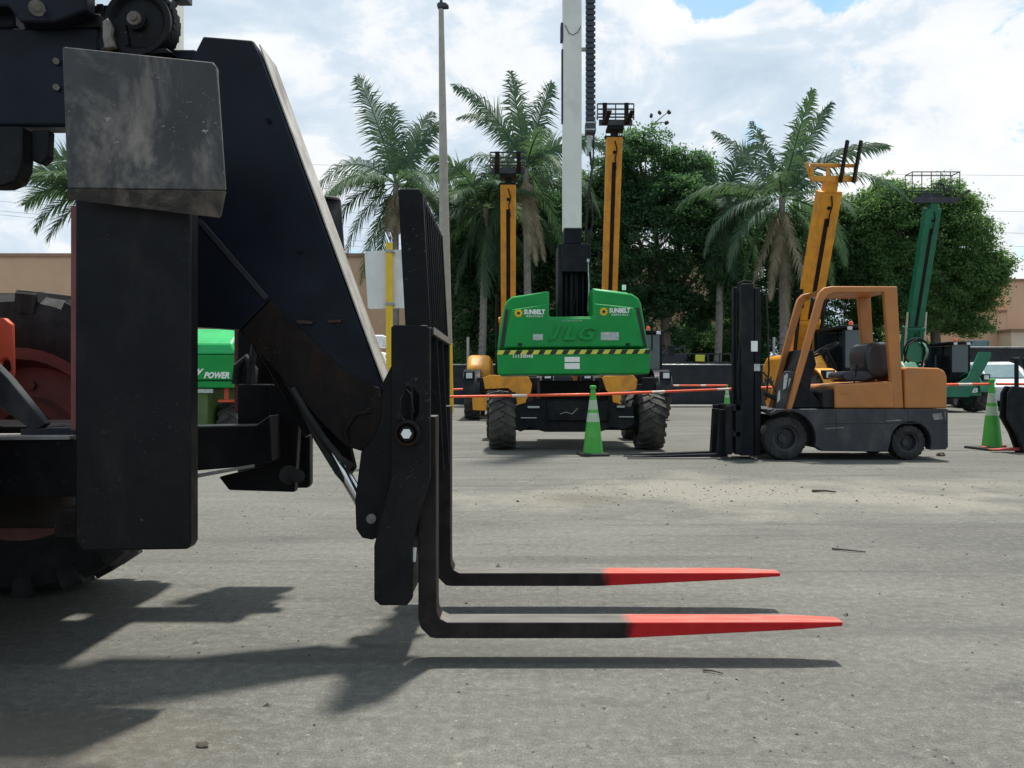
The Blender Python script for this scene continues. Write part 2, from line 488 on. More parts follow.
def wheel(parent, c, Rr, w, rim_r, rim_mat, tyre_mat, axis='y', lugs=16, origin=(0, 0, 0), lug_h=.03, side=1, chev=.5):
    """wheel: rim (own mesh) with the tyre as a sub-part.  side: which way the dished face looks along the axis"""
    c = Vector(c)
    hw = w / 2
    rm = MB()
    rm.lathe(c, [(.0, side * hw * .28), (rim_r * .32, side * hw * .28), (rim_r * .36, side * hw * .42), (rim_r * .45, side * hw * .42), (rim_r * .5, side * hw * .2),
                 (rim_r * .82, side * hw * .15), (rim_r * .9, side * hw * .75), (rim_r * 1.03, side * hw * .82), (rim_r * 1.03, side * hw * .7), (rim_r * .98, -side * hw * .7), (0, -side * hw * .7)], axis, 40)
    for k in range(8):
        t = 2 * math.pi * k / 8
        rr = rim_r * .62
        e = Vector((math.cos(t) * rr, 0, math.sin(t) * rr)) if axis == 'y' else Vector((0, math.cos(t) * rr, math.sin(t) * rr))
        a = Vector((0, 1, 0)) if axis == 'y' else Vector((1, 0, 0))
        rm.cyl(c + e + a * side * hw * .1, c + e + a * side * hw * .28, rim_r * .05, n=6)
    ro = rm.build('wheel', rim_mat, parent, origin=origin)
    b = Rr - lug_h
    tm = MB()
    tm.lathe(c, [(rim_r, -hw * .78), (rim_r * 1.1, -hw * .95), (rim_r + (b - rim_r) * .55, -hw), (b - .05 * Rr, -hw * .93), (b, -hw * .72), (b, hw * .72), (b - .05 * Rr, hw * .93),
                 (rim_r + (b - rim_r) * .55, hw), (rim_r * 1.1, hw * .95), (rim_r, hw * .78)], axis, 48, closed=True)
    for k in range(lugs):
        for s in (-1, 1):
            t0 = 2 * math.pi * (k + (.5 if s > 0 else 0)) / lugs
            dt = 2 * math.pi / lugs

            def pt(t, a, r):
                return c + (Vector((math.cos(t) * r, a, math.sin(t) * r)) if axis == 'y' else Vector((a, math.cos(t) * r, math.sin(t) * r)))
            vs = []
            for r in (b - .02, Rr):
                k2 = .0 if r < Rr else .06
                for tt, a in ((t0 + dt * k2, s * -.06 * w), (t0 + dt * (.46 - k2), s * -.06 * w), (t0 + dt * (chev + .42 - k2), s * hw * .98), (t0 + dt * (chev - .08 + k2), s * hw * .98)):
                    vs.append(pt(tt, a, r if abs(a) < hw * .5 else r - .012))
            # lug shoulder running down the sidewall
            tm.add(vs, [(0, 3, 2, 1), (4, 5, 6, 7), (0, 1, 5, 4), (1, 2, 6, 5), (2, 3, 7, 6), (3, 0, 4, 7)])
            vs = []
            for r, a in ((Rr - .012, s * hw * .97), (b - .10 * Rr, s * hw * .96)):
                for tt in (t0 + dt * (chev - .04), t0 + dt * (chev + .38)):
                    vs.append(pt(tt, a, r))
                    vs.append(pt(tt, a + s * .03 * w, r - .015))
            tm.add(vs, [(0, 1, 3, 2), (4, 6, 7, 5), (0, 2, 6, 4), (1, 5, 7, 3), (0, 4, 5, 1), (2, 3, 7, 6)])
    tm.build('tyre', tyre_mat, ro, origin=origin)
    return ro


# ------------------------------------------------------------------ the setting
g = MB()
g.add([(-400, -60, 0), (400, -60, 0), (400, 700, 0), (-400, 700, 0)], [(0, 1, 2, 3)])
tag(g.build('ground', 'yard_asphalt', smooth=False), None, None, kind='structure')
k = MB()
k.box(-60, 60, 31.0, 31.6, .0, .10)
tag(k.build('kerb', 'concrete_pole', bevel=.02), None, None, kind='structure')


# ------------------------------------------------------------------ foreground telehandler
def big_telehandler():
    O = Vector((-2.2, 3.0, 0))
    T = thing('telehandler', 'big black and orange telehandler in front, its red tipped forks lowered', 'telehandler', O)

    def B(mb, name, mats, parent=T, **kw):
        return mb.build(name, mats, parent, origin=O, **kw)
    # --- boom
    mb = MB()
    mb.box(-6.2, wx(-120, 2.75), 2.75, 3.2, wz(126, 2.75), wz(27, 2.75))
    mb.box(wx(-120, 2.75) + .001, wx(98, 2.75), 2.75, 2.84, wz(126, 2.75), wz(27, 2.75))
    mb.prism(TR([(-80, 0), (14, 0), (14, 27), (-80, 27)], 2.75), 2.75, 2.84)
    boom = B(mb, 'boom', 'black_sky_sheen', bevel=.012)
    mb = MB()
    mb.prism(TR([(98, 52), (204, 52), (204, 130), (98, 126)], 2.82), 2.82, 3.08)
    mb.box(wx(100, 2.8), wx(196, 2.8), 2.80, 2.815, wz(60, 2.8), wz(49, 2.8))
    B(mb, 'inner_boom', 'black_sky_sheen', bevel=.008)
    mb = MB()
    mb.prism(TR([(-60, -60), (86, -60), (86, 10), (54, 22), (20, 22), (8, 6), (-60, 6)], 2.68), 2.68, 2.745)
    B(mb, 'side_panel', 'black_sky_sheen', bevel=.008)
    mb = MB()
    mb.prism(TR([(22, 22), (86, 11), (99, 13), (99, 26), (22, 26)], 2.74), 2.747, 2.80)
    B(mb, 'panel_bracket', 'black_paint', bevel=.004)
    mb = MB()
    mb.cyl(P(37, 8, 2.665), P(37, 8, 2.678), .026, n=24)
    mb.cyl(P(37, 8, 2.645), P(37, 8, 2.664), .010, n=6)
    B(mb, 'washer_bolt', 'worn_and_lit_edge')
    mb = MB()       # wear-pad brackets hanging under the boom
    mb.prism(TR([(-60, 126), (22, 126), (22, 157), (21, 168), (15, 181), (3, 186), (-60, 186)], 2.72), 2.72, 2.79)
    mb.prism(TR([(24, 126), (42, 126), (41, 154), (34, 161), (24, 157)], 2.72), 2.76, 2.80)
    B(mb, 'wear_pad_bracket', 'black_paint', bevel=.006)
    for py in (61, 87):
        mb = MB()
        mb.cyl(P(56, py, 2.735), P(56, py, 2.748), .012, n=6)
        B(mb, 'bolt', 'worn_and_lit_edge')
    # --- chain, sheave, bracket
    mb = MB()
    for i in range(11):
        x = 84 + i * 6.2
        up = -i * .25
        mb.prism(TR([(x, 4.5 + up), (x + 6.0, 4.2 + up), (x + 6.0, 12.2 + up), (x, 12.5 + up)], 2.8), 2.80 + .012 * (i % 2), 2.86 - .012 * (i % 2))
    for i in range(14):
        a = R(100 - i * 12)
        c = P(141, 25, 2.8) + Vector((math.cos(a) * .118, 0, math.sin(a) * .118))
        mb.bar(c + Vector((0, 0, -.011)), c + Vector((0, 0, .011)), .06, .03, up=(1, 0, 0))
    B(mb, 'chain', 'rusty_black')
    mb = MB()
    c = P(141, 25, 2.76)
    mb.lathe(c, [(0, -.045), (.035, -.045), (.035, -.02), (.085, -.012), (.10, -.03), (.118, -.03), (.118, -.012), (.105, .0), (.118, .05), (0, .05)], 'y', 40)
    B(mb, 'chain_sheave', 'black_paint')
    mb = MB()
    mb.cyl(c + Vector((0, -.055, 0)), c + Vector((0, -.045, 0)), .024, n=20)
    mb.cyl(c + Vector((0, -.062, 0)), c + Vector((0, -.054, 0)), .012, n=6)
    B(mb, 'pin', 'worn_and_lit_edge')
    mb = MB()
    mb.prism(TR([(99, 26), (108, 22), (124, 10), (128, 44), (112, 52), (99, 52)], 2.73), 2.735, 2.80)
    mb.prism(TR([(112, 47), (165, 47), (172, 52), (112, 54)], 2.73), 2.735, 2.80)
    B(mb, 'sheave_bracket', 'black_paint', bevel=.004)
    mb = MB()
    mb.prism(TR([(103, 22), (108, 18), (112, 26), (111, 34), (115, 47), (105, 49), (103, 38)], 2.71), 2.705, 2.73)
    B(mb, 'guide_clip', 'worn_and_lit_edge', bevel=.004)
    mb = MB()
    mb.bar(P(163, 18, 2.9), P(179, -2, 2.9), .018, .018)
    mb.box(wx(176, 2.9), wx(189, 2.9), 2.88, 2.93, wz(2, 2.9), wz(-6, 2.9))
    B(mb, 'hose_guide', 'dark_metal')
    # --- gooseneck
    mb = MB()
    goose = [(203, 36), (253, 40), (262, 58), (381, 383), (387, 420), (379, 444), (364, 452), (347, 447), (318, 420), (237, 328), (150, 322), (150, 130), (190, 62)]
    mb.prism(TR(goose, 2.75), 2.75, 2.96)
    B(mb, 'gooseneck', 'black_sky_sheen', bevel=.006)
    mb = MB()     # sunlight on the gooseneck painted as a pale strip lying on its sloping front
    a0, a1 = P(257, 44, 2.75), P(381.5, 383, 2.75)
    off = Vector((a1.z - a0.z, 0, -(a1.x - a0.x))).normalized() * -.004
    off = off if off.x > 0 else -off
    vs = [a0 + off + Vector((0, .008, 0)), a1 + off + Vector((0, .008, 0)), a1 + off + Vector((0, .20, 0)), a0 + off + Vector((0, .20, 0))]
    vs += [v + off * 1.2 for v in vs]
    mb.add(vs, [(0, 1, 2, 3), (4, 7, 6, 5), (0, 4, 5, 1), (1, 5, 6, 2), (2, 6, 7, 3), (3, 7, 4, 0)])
    B(mb, 'lit_flange_strip', 'flange_lit_tone')
    mb = MB()
    mb.prism(TR([(196, 216), (204, 224), (266, 298), (236, 329), (150, 323), (150, 216)], 2.70), 2.735, 2.748)
    B(mb, 'gusset_plate', 'black_sky_sheen', bevel=.003)
    mb = MB()
    mb.prism(TR([(196, 217), (204, 222), (269, 297), (264, 300), (200, 226), (196, 223)], 2.735), 2.730, 2.7345)
    B(mb, 'weld_seam', 'charcoal', bevel=.002)
    mb = MB()
    mb.prism(TR([(240, 331), (318, 419), (345, 446), (362, 450), (377, 443), (384, 422), (379, 388), (345, 372), (270, 300)], 2.735), 2.738, 2.748)
    B(mb, 'wear_plate', 'rusty_black', bevel=.003)
    mb = MB()
    mb.prism(TR([(343, 428), (352, 412), (368, 409), (372, 412), (356, 416), (347, 430), (350, 444), (345, 443)], 2.73), 2.726, 2.737)
    mb.cyl(P(383, 446, 2.735), P(383, 446, 2.70), .022, n=20)
    B(mb, 'pivot_pin', 'rusty_black', bevel=.002)
    for q in ([(297, 321), (304, 320.5), (314, 322), (313, 324), (300, 324)], [(328, 320.5), (342, 320), (341, 322.5), (330, 323)]):
        mb = MB()
        mb.prism(TR(q, 2.75), 2.735, 2.7495)
        B(mb, 'rub_mark', 'rust_smear')
    for px, py in ((214, 150), (214, 200), (300, 250), (268, 120)):
        mb = MB()
        mb.cyl(P(px, py, 2.75), P(px, py, 2.735), .009, n=6)
        B(mb, 'bolt', 'black_paint')
    # --- tilt cylinder
    mb = MB()
    mb.cyl(P(225, 268, 2.82), P(318, 428, 2.82), .05, n=20)
    mb.cyl(P(310, 414, 2.82), P(319, 430, 2.82), .056, n=20)
    cyl = B(mb, 'tilt_cylinder', 'black_paint')
    mb = MB()
    mb.prism(TR([(240, 331), (262, 322), (345, 440), (352, 470), (345, 480), (300, 420), (292, 420), (262, 372)], 2.85), 2.90, 2.95)
    B(mb, 'cylinder_guard', 'black_paint', cyl, bevel=.004)
    mb = MB()
    mb.cyl(P(318, 428, 2.82), P(371, 519, 2.82), .024, n=20)
    B(mb, 'cylinder_rod', 'chrome', cyl)
    mb = MB()
    mb.tube([P(292, 388, 2.72), P(305, 410, 2.72), P(322, 436, 2.73), P(340, 458, 2.75), P(352, 466, 2.78)], .011, 10)
    mb.tube([P(262, 300, 2.80), P(268, 350, 2.80), P(300, 402, 2.74), P(316, 436, 2.75), P(338, 472, 2.80), P(352, 488, 2.82)], .013, 10)
    B(mb, 'hydraulic_hose', 'rubber')
    # --- carriage
    plate = TR([(391, 327), (394, 325), (427, 325), (430, 329), (430, 478), (418, 520), (412, 545), (412, 599), (407, 605.5), (380, 605.5), (374, 600), (374, 546), (391, 476)], 2.55)
    slot = TR([(399, 396), (405, 388), (413, 388), (419, 396), (419, 413), (413, 423), (406, 423), (399, 414)], 2.55)
    mb = MB()
    mb.prism(plate, 2.55, 2.585, holes=[slot])
    mb.prism(plate, 3.335, 3.37, holes=[slot])
    X0, X1 = wx(393, 2.55), wx(430, 2.55)
    mb.box(X0 + .05, X1 + .004, 2.587, 3.333, wz(333, 2.55), wz(326.5, 2.55))            # top rail
    mb.box(wx(378, 2.55), wx(409, 2.55), 2.587, 3.333, wz(603, 2.55), wz(575, 2.55))      # bottom rail
    car = B(mb, 'carriage', 'black_paint', bevel=.004)
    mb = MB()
    mb.box(X1 + .005, X1 + .009, 2.60, 3.33, wz(333, 2.55), wz(326, 2.55))  # thin strip on the top rail, its lit face painted grey
    B(mb, 'lit_rail_strip', 'worn_and_lit_edge', car)
    mb = MB()
    br = TR([(382, 384), (391, 366), (412, 366), (412, 470), (391, 478), (379, 537), (372, 540), (362, 538), (356, 529), (355, 500), (361, 452), (374, 436), (380, 420)], 2.70)
    mb.prism(br, 2.70, 2.735)
    mb.prism(br, 2.975, 3.01)
    B(mb, 'tilt_bracket', 'black_paint', car, bevel=.004)
    mb = MB()
    mb.cyl(P(371, 519, 2.685), P(371, 519, 2.70) + Vector((0, .31, 0)), .017, n=20)
    B(mb, 'link_pin', 'worn_and_lit_edge', car)
    mb = MB()
    c = P(408, 433, 2.55)
    mb.cyl(c + Vector((0, -.03, 0)), c + Vector((0, .86, 0)), .024, n=24)
    B(mb, 'fork_shaft', 'rusty_black', car)
    mb = MB()
    mb.lathe(c, [(.031, -.004), (.031, -.026), (.036, -.032), (.041, -.030), (.044, -.022), (.044, -.004)], 'y', 36, closed=True)
    mb.cyl(P(399, 416, 2.549), P(399, 416, 2.53), .012, n=16)
    B(mb, 'shaft_collar', 'rusty_black', car)
    mb = MB()
    mb.cyl(c + Vector((0, -.045, 0)), c + Vector((0, -.03, 0)), .017, n=6)
    B(mb, 'shaft_bolt', 'decal_white', car)
    mb = MB()
    mb.prism(TR([(413, 547), (417, 547), (416, 561), (412.5, 561)], 2.6), 2.589, 2.593)
    B(mb, 'label_plate', 'decal_white', car)
    mb = MB()
    mb.tube([P(398, 426, 2.62), P(399, 400, 2.63), P(404, 388, 2.64), P(410, 394, 2.66), P(412, 412, 2.7)], .007, 8)
    B(mb, 'hose', 'rubber', car)
    # --- backrest
    xa, xb = wx(397, 2.57), wx(422, 2.57)
    z1 = wz(187, 2.57)
    mb = MB()
    post = [(xa, wz(332, 2.57)), (xb, wz(332, 2.57)), (xb, z1 - .02), (xb - .012, z1), (xa + .006, z1 - .001), (xa, z1 - .008)]
    mb.prism(post, 2.588, 2.612)
    mb.prism(post, 3.31, 3.334)
    for i in range(1, 9):
        D = 2.60 + .715 * i / 9
        mb.box(xa + .012, xb - .002, D - .006, D + .006, wz(480, 2.57) if i in (3, 6) else wz(332, 2.57), z1 - .012)
    mb.box(xa + .006, xb - .004, 2.613, 3.309, z1 - .03, z1 - .006)
    mb.box(xa + .006, xb - .03, 2.613, 3.309, wz(270, 2.57), wz(266, 2.57))
    zb = wz(332, 2.57)
    mb.v = [(x + .026 * (z1 - z) / (z1 - zb), y, z) for x, y, z in mb.v]
    B(mb, 'backrest', 'black_paint', bevel=.003)
    # --- forks
    prof = [(418, 415), (418, 618), (421, 628), (430, 637), (436, 638), (620, 638), (800, 629.5), (845, 627), (846, 622.5), (800, 621.5), (620, 621.5), (447, 621.5), (440, 618), (436.5, 611), (436, 600), (436, 415)]
    poly = TR(prof, 2.6)
    dz = wz(585.5, 3.25) - wz(638, 2.6)
    for D, lift, lx in ((2.605, -.004, 0), (3.215, dz + .006, 0)):
        mb = MB()
        w = .098
        pl = [(x, z + lift) for x, z in poly]
        n = len(pl)
        vs = []
        for s in (0, 1):
            for x, z in pl:
                inset = .0
                if x > wx(830, 2.6): inset = .026
                elif x > wx(790, 2.6): inset = .006
                vs.append((x, D + (w - inset if s else inset * .55), z))
        fs = [(0, 1, 13, 14, 15), (1, 2, 12, 13), (2, 3, 11, 12), (3, 4, 11), (4, 5, 10, 11), (5, 6, 9, 10), (6, 7, 8, 9)]
        caps = fs + [tuple(i + n for i in reversed(f)) for f in fs]
        sides = [(i, (i + 1) % n, n + (i + 1) % n, n + i) for i in range(n)]
        mb.add(vs, caps + sides)
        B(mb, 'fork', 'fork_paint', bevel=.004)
    # --- stabilisers
    legp = [(75, 190), (190.5, 190), (190.5, 543), (187, 549.5), (82, 551), (75, 540)]
    wl = TR(legp, 2.3)
    # the near leg and the far leg are the same leg, mirrored about the machine's centre line
    for D0, D1, sgn in ((2.30, 2.36, -1), (3.66, 3.72, 1)):
        mb = MB()
        mb.prism(wl, D0, D1)
        leg = B(mb, 'stabiliser_leg', 'black_paint', bevel=.006)
        mb = MB()
        mb.box(wx(69, 2.3), wx(75, 2.3) - .001, D0 + .01, D1 - .01, wz(430, 2.3), wz(205, 2.3))
        B(mb, 'leg_edge', 'dull_red', leg)
        # pad: worn sole plate with its lower and upper lips folded back
        out = TR([(62, 47), (64, 46), (213, 62), (217, 68), (225, 188), (226, 193)], 2.2)
        lo = TR([(68, 190), (226, 193)], 2.2)
        mb = MB()
        yf, yb = (2.20, 2.215) if sgn < 0 else (3.81, 3.795)
        back = .085 * (1 if sgn < 0 else -1)
        pl = TR([(62, 48), (64, 46.5), (213, 62), (216.5, 67), (225, 190), (67, 188)], 2.2)
        mb.prism(pl, yf, yb)
        lip = TR([(67, 188.6), (225, 190.6)], 2.2)
        bot = TR([(66, 206), (219, 218)], 2.24)
        v = [(lip[0][0], yf, lip[0][1]), (lip[1][0], yf, lip[1][1]), (bot[1][0], yf + back * .55, bot[1][1]), (bot[0][0], yf + back * .55, bot[0][1] + .02),
             (lip[0][0], yb, lip[0][1]), (lip[1][0], yb, lip[1][1]), (bot[1][0], yb + back * .55, bot[1][1] + .012), (bot[0][0], yb + back * .55, bot[0][1] + .03)]
        mb.add(v, [(0, 1, 2, 3), (4, 7, 6, 5), (0, 4, 5, 1), (1, 5, 6, 2), (2, 6, 7, 3), (3, 7, 4, 0)])
        t0, t1 = TR([(62, 48), (213, 62.5)], 2.2)
        v = [(t0[0], yb, t0[1]), (t1[0], yb, t1[1]), (t1[0], yb + back * .4, t1[1] - .004), (t0[0], yb + back * .4, t0[1] - .004),
             (t0[0], yb, t0[1] - .014), (t1[0], yb, t1[1] - .014), (t1[0], yb + back * .4, t1[1] - .018), (t0[0], yb + back * .4, t0[1] - .018)]
        mb.add(v, [(0, 1, 2, 3), (4, 7, 6, 5), (0, 4, 5, 1), (1, 5, 6, 2), (2, 6, 7, 3), (3, 7, 4, 0)])
        B(mb, 'stabiliser_pad', 'worn_steel', leg, bevel=.004)
    mb = MB()
    mb.box(-1.29, -1.15, 2.362, 2.74, .62, 1.75)  # unseen block added behind the leg to fill the gap in the ground shadow
    B(mb, 'shadow_block', 'black_paint', bevel=.006)
    mb = MB()         # socket of the far leg, seen right of the cross beam
    mb.prism(TR([(272, 384), (300, 388), (301, 425), (297, 491), (232, 489), (222, 476), (270, 464)], 3.44), 3.40, 3.455)
    mb.prism(TR([(237, 318), (262, 300), (300, 350), (301, 430), (237, 432)], 3.40), 3.58, 3.64)
    mb.prism(TR([(236, 384), (270, 384), (278, 400), (270, 428), (236, 430)], 3.40), 3.42, 3.55)
    B(mb, 'leg_socket', 'black_paint', bevel=.006)
    mb = MB()
    mb.cyl(P(289, 475, 3.40), P(289, 475, 3.33), .042, n=20)
    mb.cyl(P(298, 476, 3.40), P(298, 476, 3.33), .03, n=12)
    B(mb, 'socket_pin', 'rubber')
    mb = MB()
    mb.tube([P(236, 384, 3.5), P(238, 366, 3.5), P(246, 358, 3.5), P(254, 370, 3.5), P(252, 392, 3.5)], .02, 10)
    mb.tube([P(250, 384, 3.45), P(252, 360, 3.45), P(256, 340, 3.45), P(262, 330, 3.45)], .016, 10)
    B(mb, 'hose_loop', 'rubber')
    # --- chassis
    mb = MB()
    mb.prism(TR([(-200, 441), (78, 439), (78, 497), (-200, 497)], 2.58), 2.58, 2.75)
    mb.prism(TR([(120, 428), (256, 425), (270, 415), (272, 462), (255, 466), (120, 477)], 3.25), 3.25, 3.42)
    mb.box(-6.2, -1.45, 2.76, 3.24, .58, .80)
    fr = B(mb, 'chassis', 'black_paint', bevel=.006)
    mb = MB()
    mb.prism(TR([(-200, 436), (72, 435.5), (72, 439.5), (-200, 440.5)], 2.58), 2.565, 2.70)
    B(mb, 'frame_lip', 'bare_steel', fr, bevel=.002)
    mb = MB()
    mb.prism(TR([(196, 474), (255, 464), (255, 467), (196, 478)], 3.25), 3.235, 3.249)
    B(mb, 'frame_lip', 'bare_steel', fr, bevel=.002)
    mb = MB()
    mb.prism(TR([(-8, 362), (8, 378), (45, 424), (34, 432), (-8, 402)], 2.62), 2.62, 2.66)
    mb.prism(TR([(20, 429), (76, 427), (76, 435), (20, 436)], 2.62), 2.62, 2.70)
    B(mb, 'frame_gusset', 'charcoal', fr, bevel=.004)
    mb = MB()
    mb.box(wx(54, 2.45), wx(76, 2.45), 2.45, 2.56, wz(538, 2.45), wz(510, 2.45))
    B(mb, 'tie_lug', 'rusty_black', fr, bevel=.004)
    mb = MB()
    hole = [(wx(5, 2.78) + .020 * math.cos(a), wz(367, 2.78) + .035 * math.sin(a)) for a in np.linspace(0, 2 * math.pi, 14)[:-1]]
    mb.prism(TR([(-700, 318), (5, 318), (11.5, 324), (12.5, 372), (9, 392), (-20, 396), (-700, 396)], 2.78), 2.78, 2.80, holes=[hole])
    mb.box(-6, wx(-130, 2.78), 2.801, 3.2, wz(396, 2.78), wz(318, 2.78))
    B(mb, 'body_panel', 'orange_paint', bevel=.006)
    mb = MB()
    mb.box(-5.9, -3.3, 2.2, 2.72, .8, 1.55)
    B(mb, 'engine_cover', 'orange_paint', bevel=.04)
    mb = MB()
    mb.box(-5.0, -3.6, 3.28, 4.0, .8, 1.4)
    for x in (-5.0, -3.64):
        for y in (3.28, 3.96):
            mb.box(x, x + .05, y, y + .05, 1.4, 2.35)
    mb.box(-5.05, -3.55, 3.24, 4.04, 2.352, 2.42)
    cab = B(mb, 'cab', 'black_paint', bevel=.01)
    mb = MB()
    mb.box(-4.95, -3.64, 3.30, 3.31, 1.402, 2.35)
    mb.box(-3.62, -3.61, 3.33, 3.96, 1.402, 2.35)
    B(mb, 'window', 'glass_dark', cab)
    mb = MB()
    mb.box(-2.45, -2.08, 2.42, 3.09, .40, .57)
    mb.box(-3.0, wx(74, 3.1), 3.1, 3.4, .36, .572)
    B(mb, 'axle', 'axle_brown', bevel=.05, seg=3)
    for c, side in (((-2.22, 3.60, .68), -1), ((-2.33, 2.20, .68), -1), ((-5.3, 3.60, .68), -1), ((-5.3, 2.20, .68), -1)):
        wheel(T, c, .70, .36, .425, 'rim_red', 'rubber', 'y', 19, origin=O, lug_h=.026, side=side, chev=.3)
    return T


big_telehandler()


# ------------------------------------------------------------------ green boom lift in the middle
def centre_lift():
    D = 10.75
    O = Vector((wx(573, D), 12.0, 0))
    T = thing('boom_lift', 'green boom lift seen from behind, its cream boom raised between two hood halves', 'boom lift', O)

    def B(mb, name, mats, parent=T, **kw):
        return mb.build(name, mats, parent, origin=O, **kw)
    mb = MB()
    mb.prism(TR([(497, 350), (650, 349), (649.5, 373), (648, 374), (499, 375), (497.5, 373)], D), D - .03, 13.0)
    cw = B(mb, 'counterweight', 'lift_green', bevel=.02)
    mb = MB()
    mb.prism(TR([(497, 348.5), (499, 333), (504, 306), (507, 300), (512, 296), (549.5, 290), (549.5, 316), (594, 316), (594, 288), (633, 293), (639, 297), (642, 302), (649.5, 347.5)], D), D + .08, 13.2)
    hood = B(mb, 'hood', 'lift_green', bevel=.03, seg=3)
    mb = MB()
    mb.prism(TR([(504, 347.5), (507, 331), (512, 309), (549, 303.5), (549, 318), (594.5, 318), (594.5, 303), (634, 307), (640, 330), (644, 346.5)], D), D + .03, D + .078)
    B(mb, 'rear_panel', 'lift_green', hood, bevel=.018)
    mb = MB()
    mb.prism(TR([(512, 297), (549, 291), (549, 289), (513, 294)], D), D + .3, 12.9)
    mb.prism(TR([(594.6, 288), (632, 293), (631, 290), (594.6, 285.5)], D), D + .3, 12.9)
    B(mb, 'hood_top', 'lift_green_lit', hood, bevel=.02)
    # hazard stripe
    mb = MB()
    x0, x1, n = 498, 650, 26
    for i in range(n):
        a, b = x0 + (x1 - x0) * i / n, x0 + (x1 - x0) * (i + 1) / n
        mb.cur = i % 2
        sh = 2.6
        yy = lambda x: 350.5 - (x - 498) / 152 * 1.0
        mb.prism(TR([(a - sh * .5, yy(a) + 4.2), (b - sh * .5, yy(b) + 4.2), (b + sh * .5, yy(b)), (a + sh * .5, yy(a))], D), D - .036, D - .031)
    B(mb, 'hazard_stripe', ['hazard_yellow', 'hazard_black'], cw, smooth=False)
    # lettering
    for lx in (514, 599.5):
        fx = lx + 4.5
        mb = MB()
        c = P(fx, 313 if lx < 550 else 311.5, D)
        pts = []
        for i in range(20):
            a = 2 * math.pi * i / 20
            r = .066 if i % 2 else .045
            pts.append((c.x + r * math.cos(a), c.z + r * math.sin(a)))
        mb.prism(pts, D + .020, D + .029)
        fl = B(mb, 'flower_emblem', 'signal_yellow', hood, smooth=False)
        mb = MB()
        mb.cyl((c.x, D + .013, c.z), (c.x, D + .0195, c.z), .022, n=14)
        B(mb, 'emblem_centre', 'hazard_black', fl)
        mb = MB()
        ty = 313 if lx < 550 else 311.5
        text_mb(mb, 'SUNBELT', wx(lx + 10, D), D + .029, wz(ty + 1.2, D), wx(lx + 31, D) - wx(lx + 10, D), 5.0 * D / F, bold=.045)
        text_mb(mb, 'RENTALS', wx(lx + 12.5, D), D + .029, wz(ty + 4.0, D), wx(lx + 29, D) - wx(lx + 12.5, D), 1.9 * D / F)
        B(mb, 'lettering', 'decal_white', hood, smooth=False)
    mb = MB()
    for ch_, a_, b_ in (('J', 549, 561), ('L', 563.5, 576), ('G', 578, 597)):
        text_mb(mb, ch_, wx(a_, D), D + .029, wz(340, D), wx(b_, D) - wx(a_, D), 14.5 * D / F, .035, shear=.3, bold=.04)
    B(mb, 'embossed_letters', 'lift_green', hood, smooth=False)
    for q in ([(505.5, 309), (508.5, 309), (503.5, 347), (500, 347)], [(637, 307), (640, 307), (648, 347), (645, 347)]):
        mb = MB()
        mb.prism(TR(q, D), D + .070, D + .079)
        B(mb, 'panel_gap', 'hazard_black', hood)
    for px_ in (520, 628):
        mb = MB()
        mb.prism(TR([(px_ - 2, 343), (px_ + 2, 343), (px_ + 2, 346), (px_ - 2, 346)], D), D + .018, D + .029)
        B(mb, 'latch', 'mast_black', hood, bevel=.003)
    mb = MB()
    mb.cyl(P(624, 290, D + .5), P(624, 285, D + .5), .03, n=12)
    B(mb, 'beacon', 'decal_white', hood)
    mb = MB()
    mb.tube([P(648, 322, D + .3), P(652, 320, D + .3), P(652, 350, D + .35)], .012, 6)
    mb.box(wx(648, D), wx(652, D), D + .22, D + .3, wz(321, D), wz(317, D))
    B(mb, 'side_lamp', 'mast_black', hood)
    mb = MB()
    text_mb(mb, 'ULTRA BOOM', wx(562, D), D + .029, wz(321.5, D), wx(582, D) - wx(562, D), 1.9 * D / F, .003)
    B(mb, 'model_lettering', 'decal_green', hood, smooth=False)
    mb = MB()
    text_mb(mb, '11130048', wx(513, D), D - .034, wz(358, D), wx(533, D) - wx(513, D), 3.4 * D / F, .003, bold=.02)
    B(mb, 'unit_number', 'decal_white', cw, smooth=False)
    for r, y in (((533, 334, 543, 340), D + .029), ((601, 332, 619, 340), D + .029)):
        mb = MB()
        mb.prism(TR([(r[0], r[1]), (r[2], r[1]), (r[2], r[3]), (r[0], r[3])], D), y - .004, y)
        B(mb, 'sticker', 'decal_grey', hood)
    mb = MB()
    for a, b in ((357, 362), (363.2, 369)):
        mb.prism(TR([(564.5, a), (579.5, a), (579.5, b), (564.5, b)], D), D - .035, D - .031)
    B(mb, 'sticker', 'decal_white', cw)
    # boom tower inside the notch
    D2 = 11.6
    mb = MB()
    for a, b in ((558, 562.5), (587, 591)):
        mb.box(wx(a, D2), wx(b, D2), D2, D2 + .6, wz(372, D2), wz(244, D2))
    mb.box(wx(562.5, D2), wx(587, D2), D2 + .25, D2 + .6, wz(372, D2), wz(258, D2))
    mb.box(wx(561, D2), wx(588, D2), D2 - .03, D2 + .24, wz(272, D2), wz(244, D2))
    mb.box(wx(564, D2), wx(582, D2), D2 + .0, D2 + .3, wz(243.5, D2), wz(228, D2))
    tw = B(mb, 'boom_tower', 'mast_black', bevel=.01)
    mb = MB()
    for x in (566, 571.5, 577, 583):
        mb.cyl(P(x, 340, D2 + .12), P(x, 273, D2 + .12), .022 if x != 571.5 else .035, n=12)
    mb.tube([P(574, 340, D2 + .06), P(573, 310, D2 + .03), P(576, 290, D2 + .05), P(575, 273, D2 + .08)], .012, 8)
    B(mb, 'lift_rod', 'mast_black', tw)
    mb = MB()
    mb.tube([P(588, 262, D2 - .02), P(589, 285, D2 - .03), P(588, 312, D2 - .02)], .008, 8)
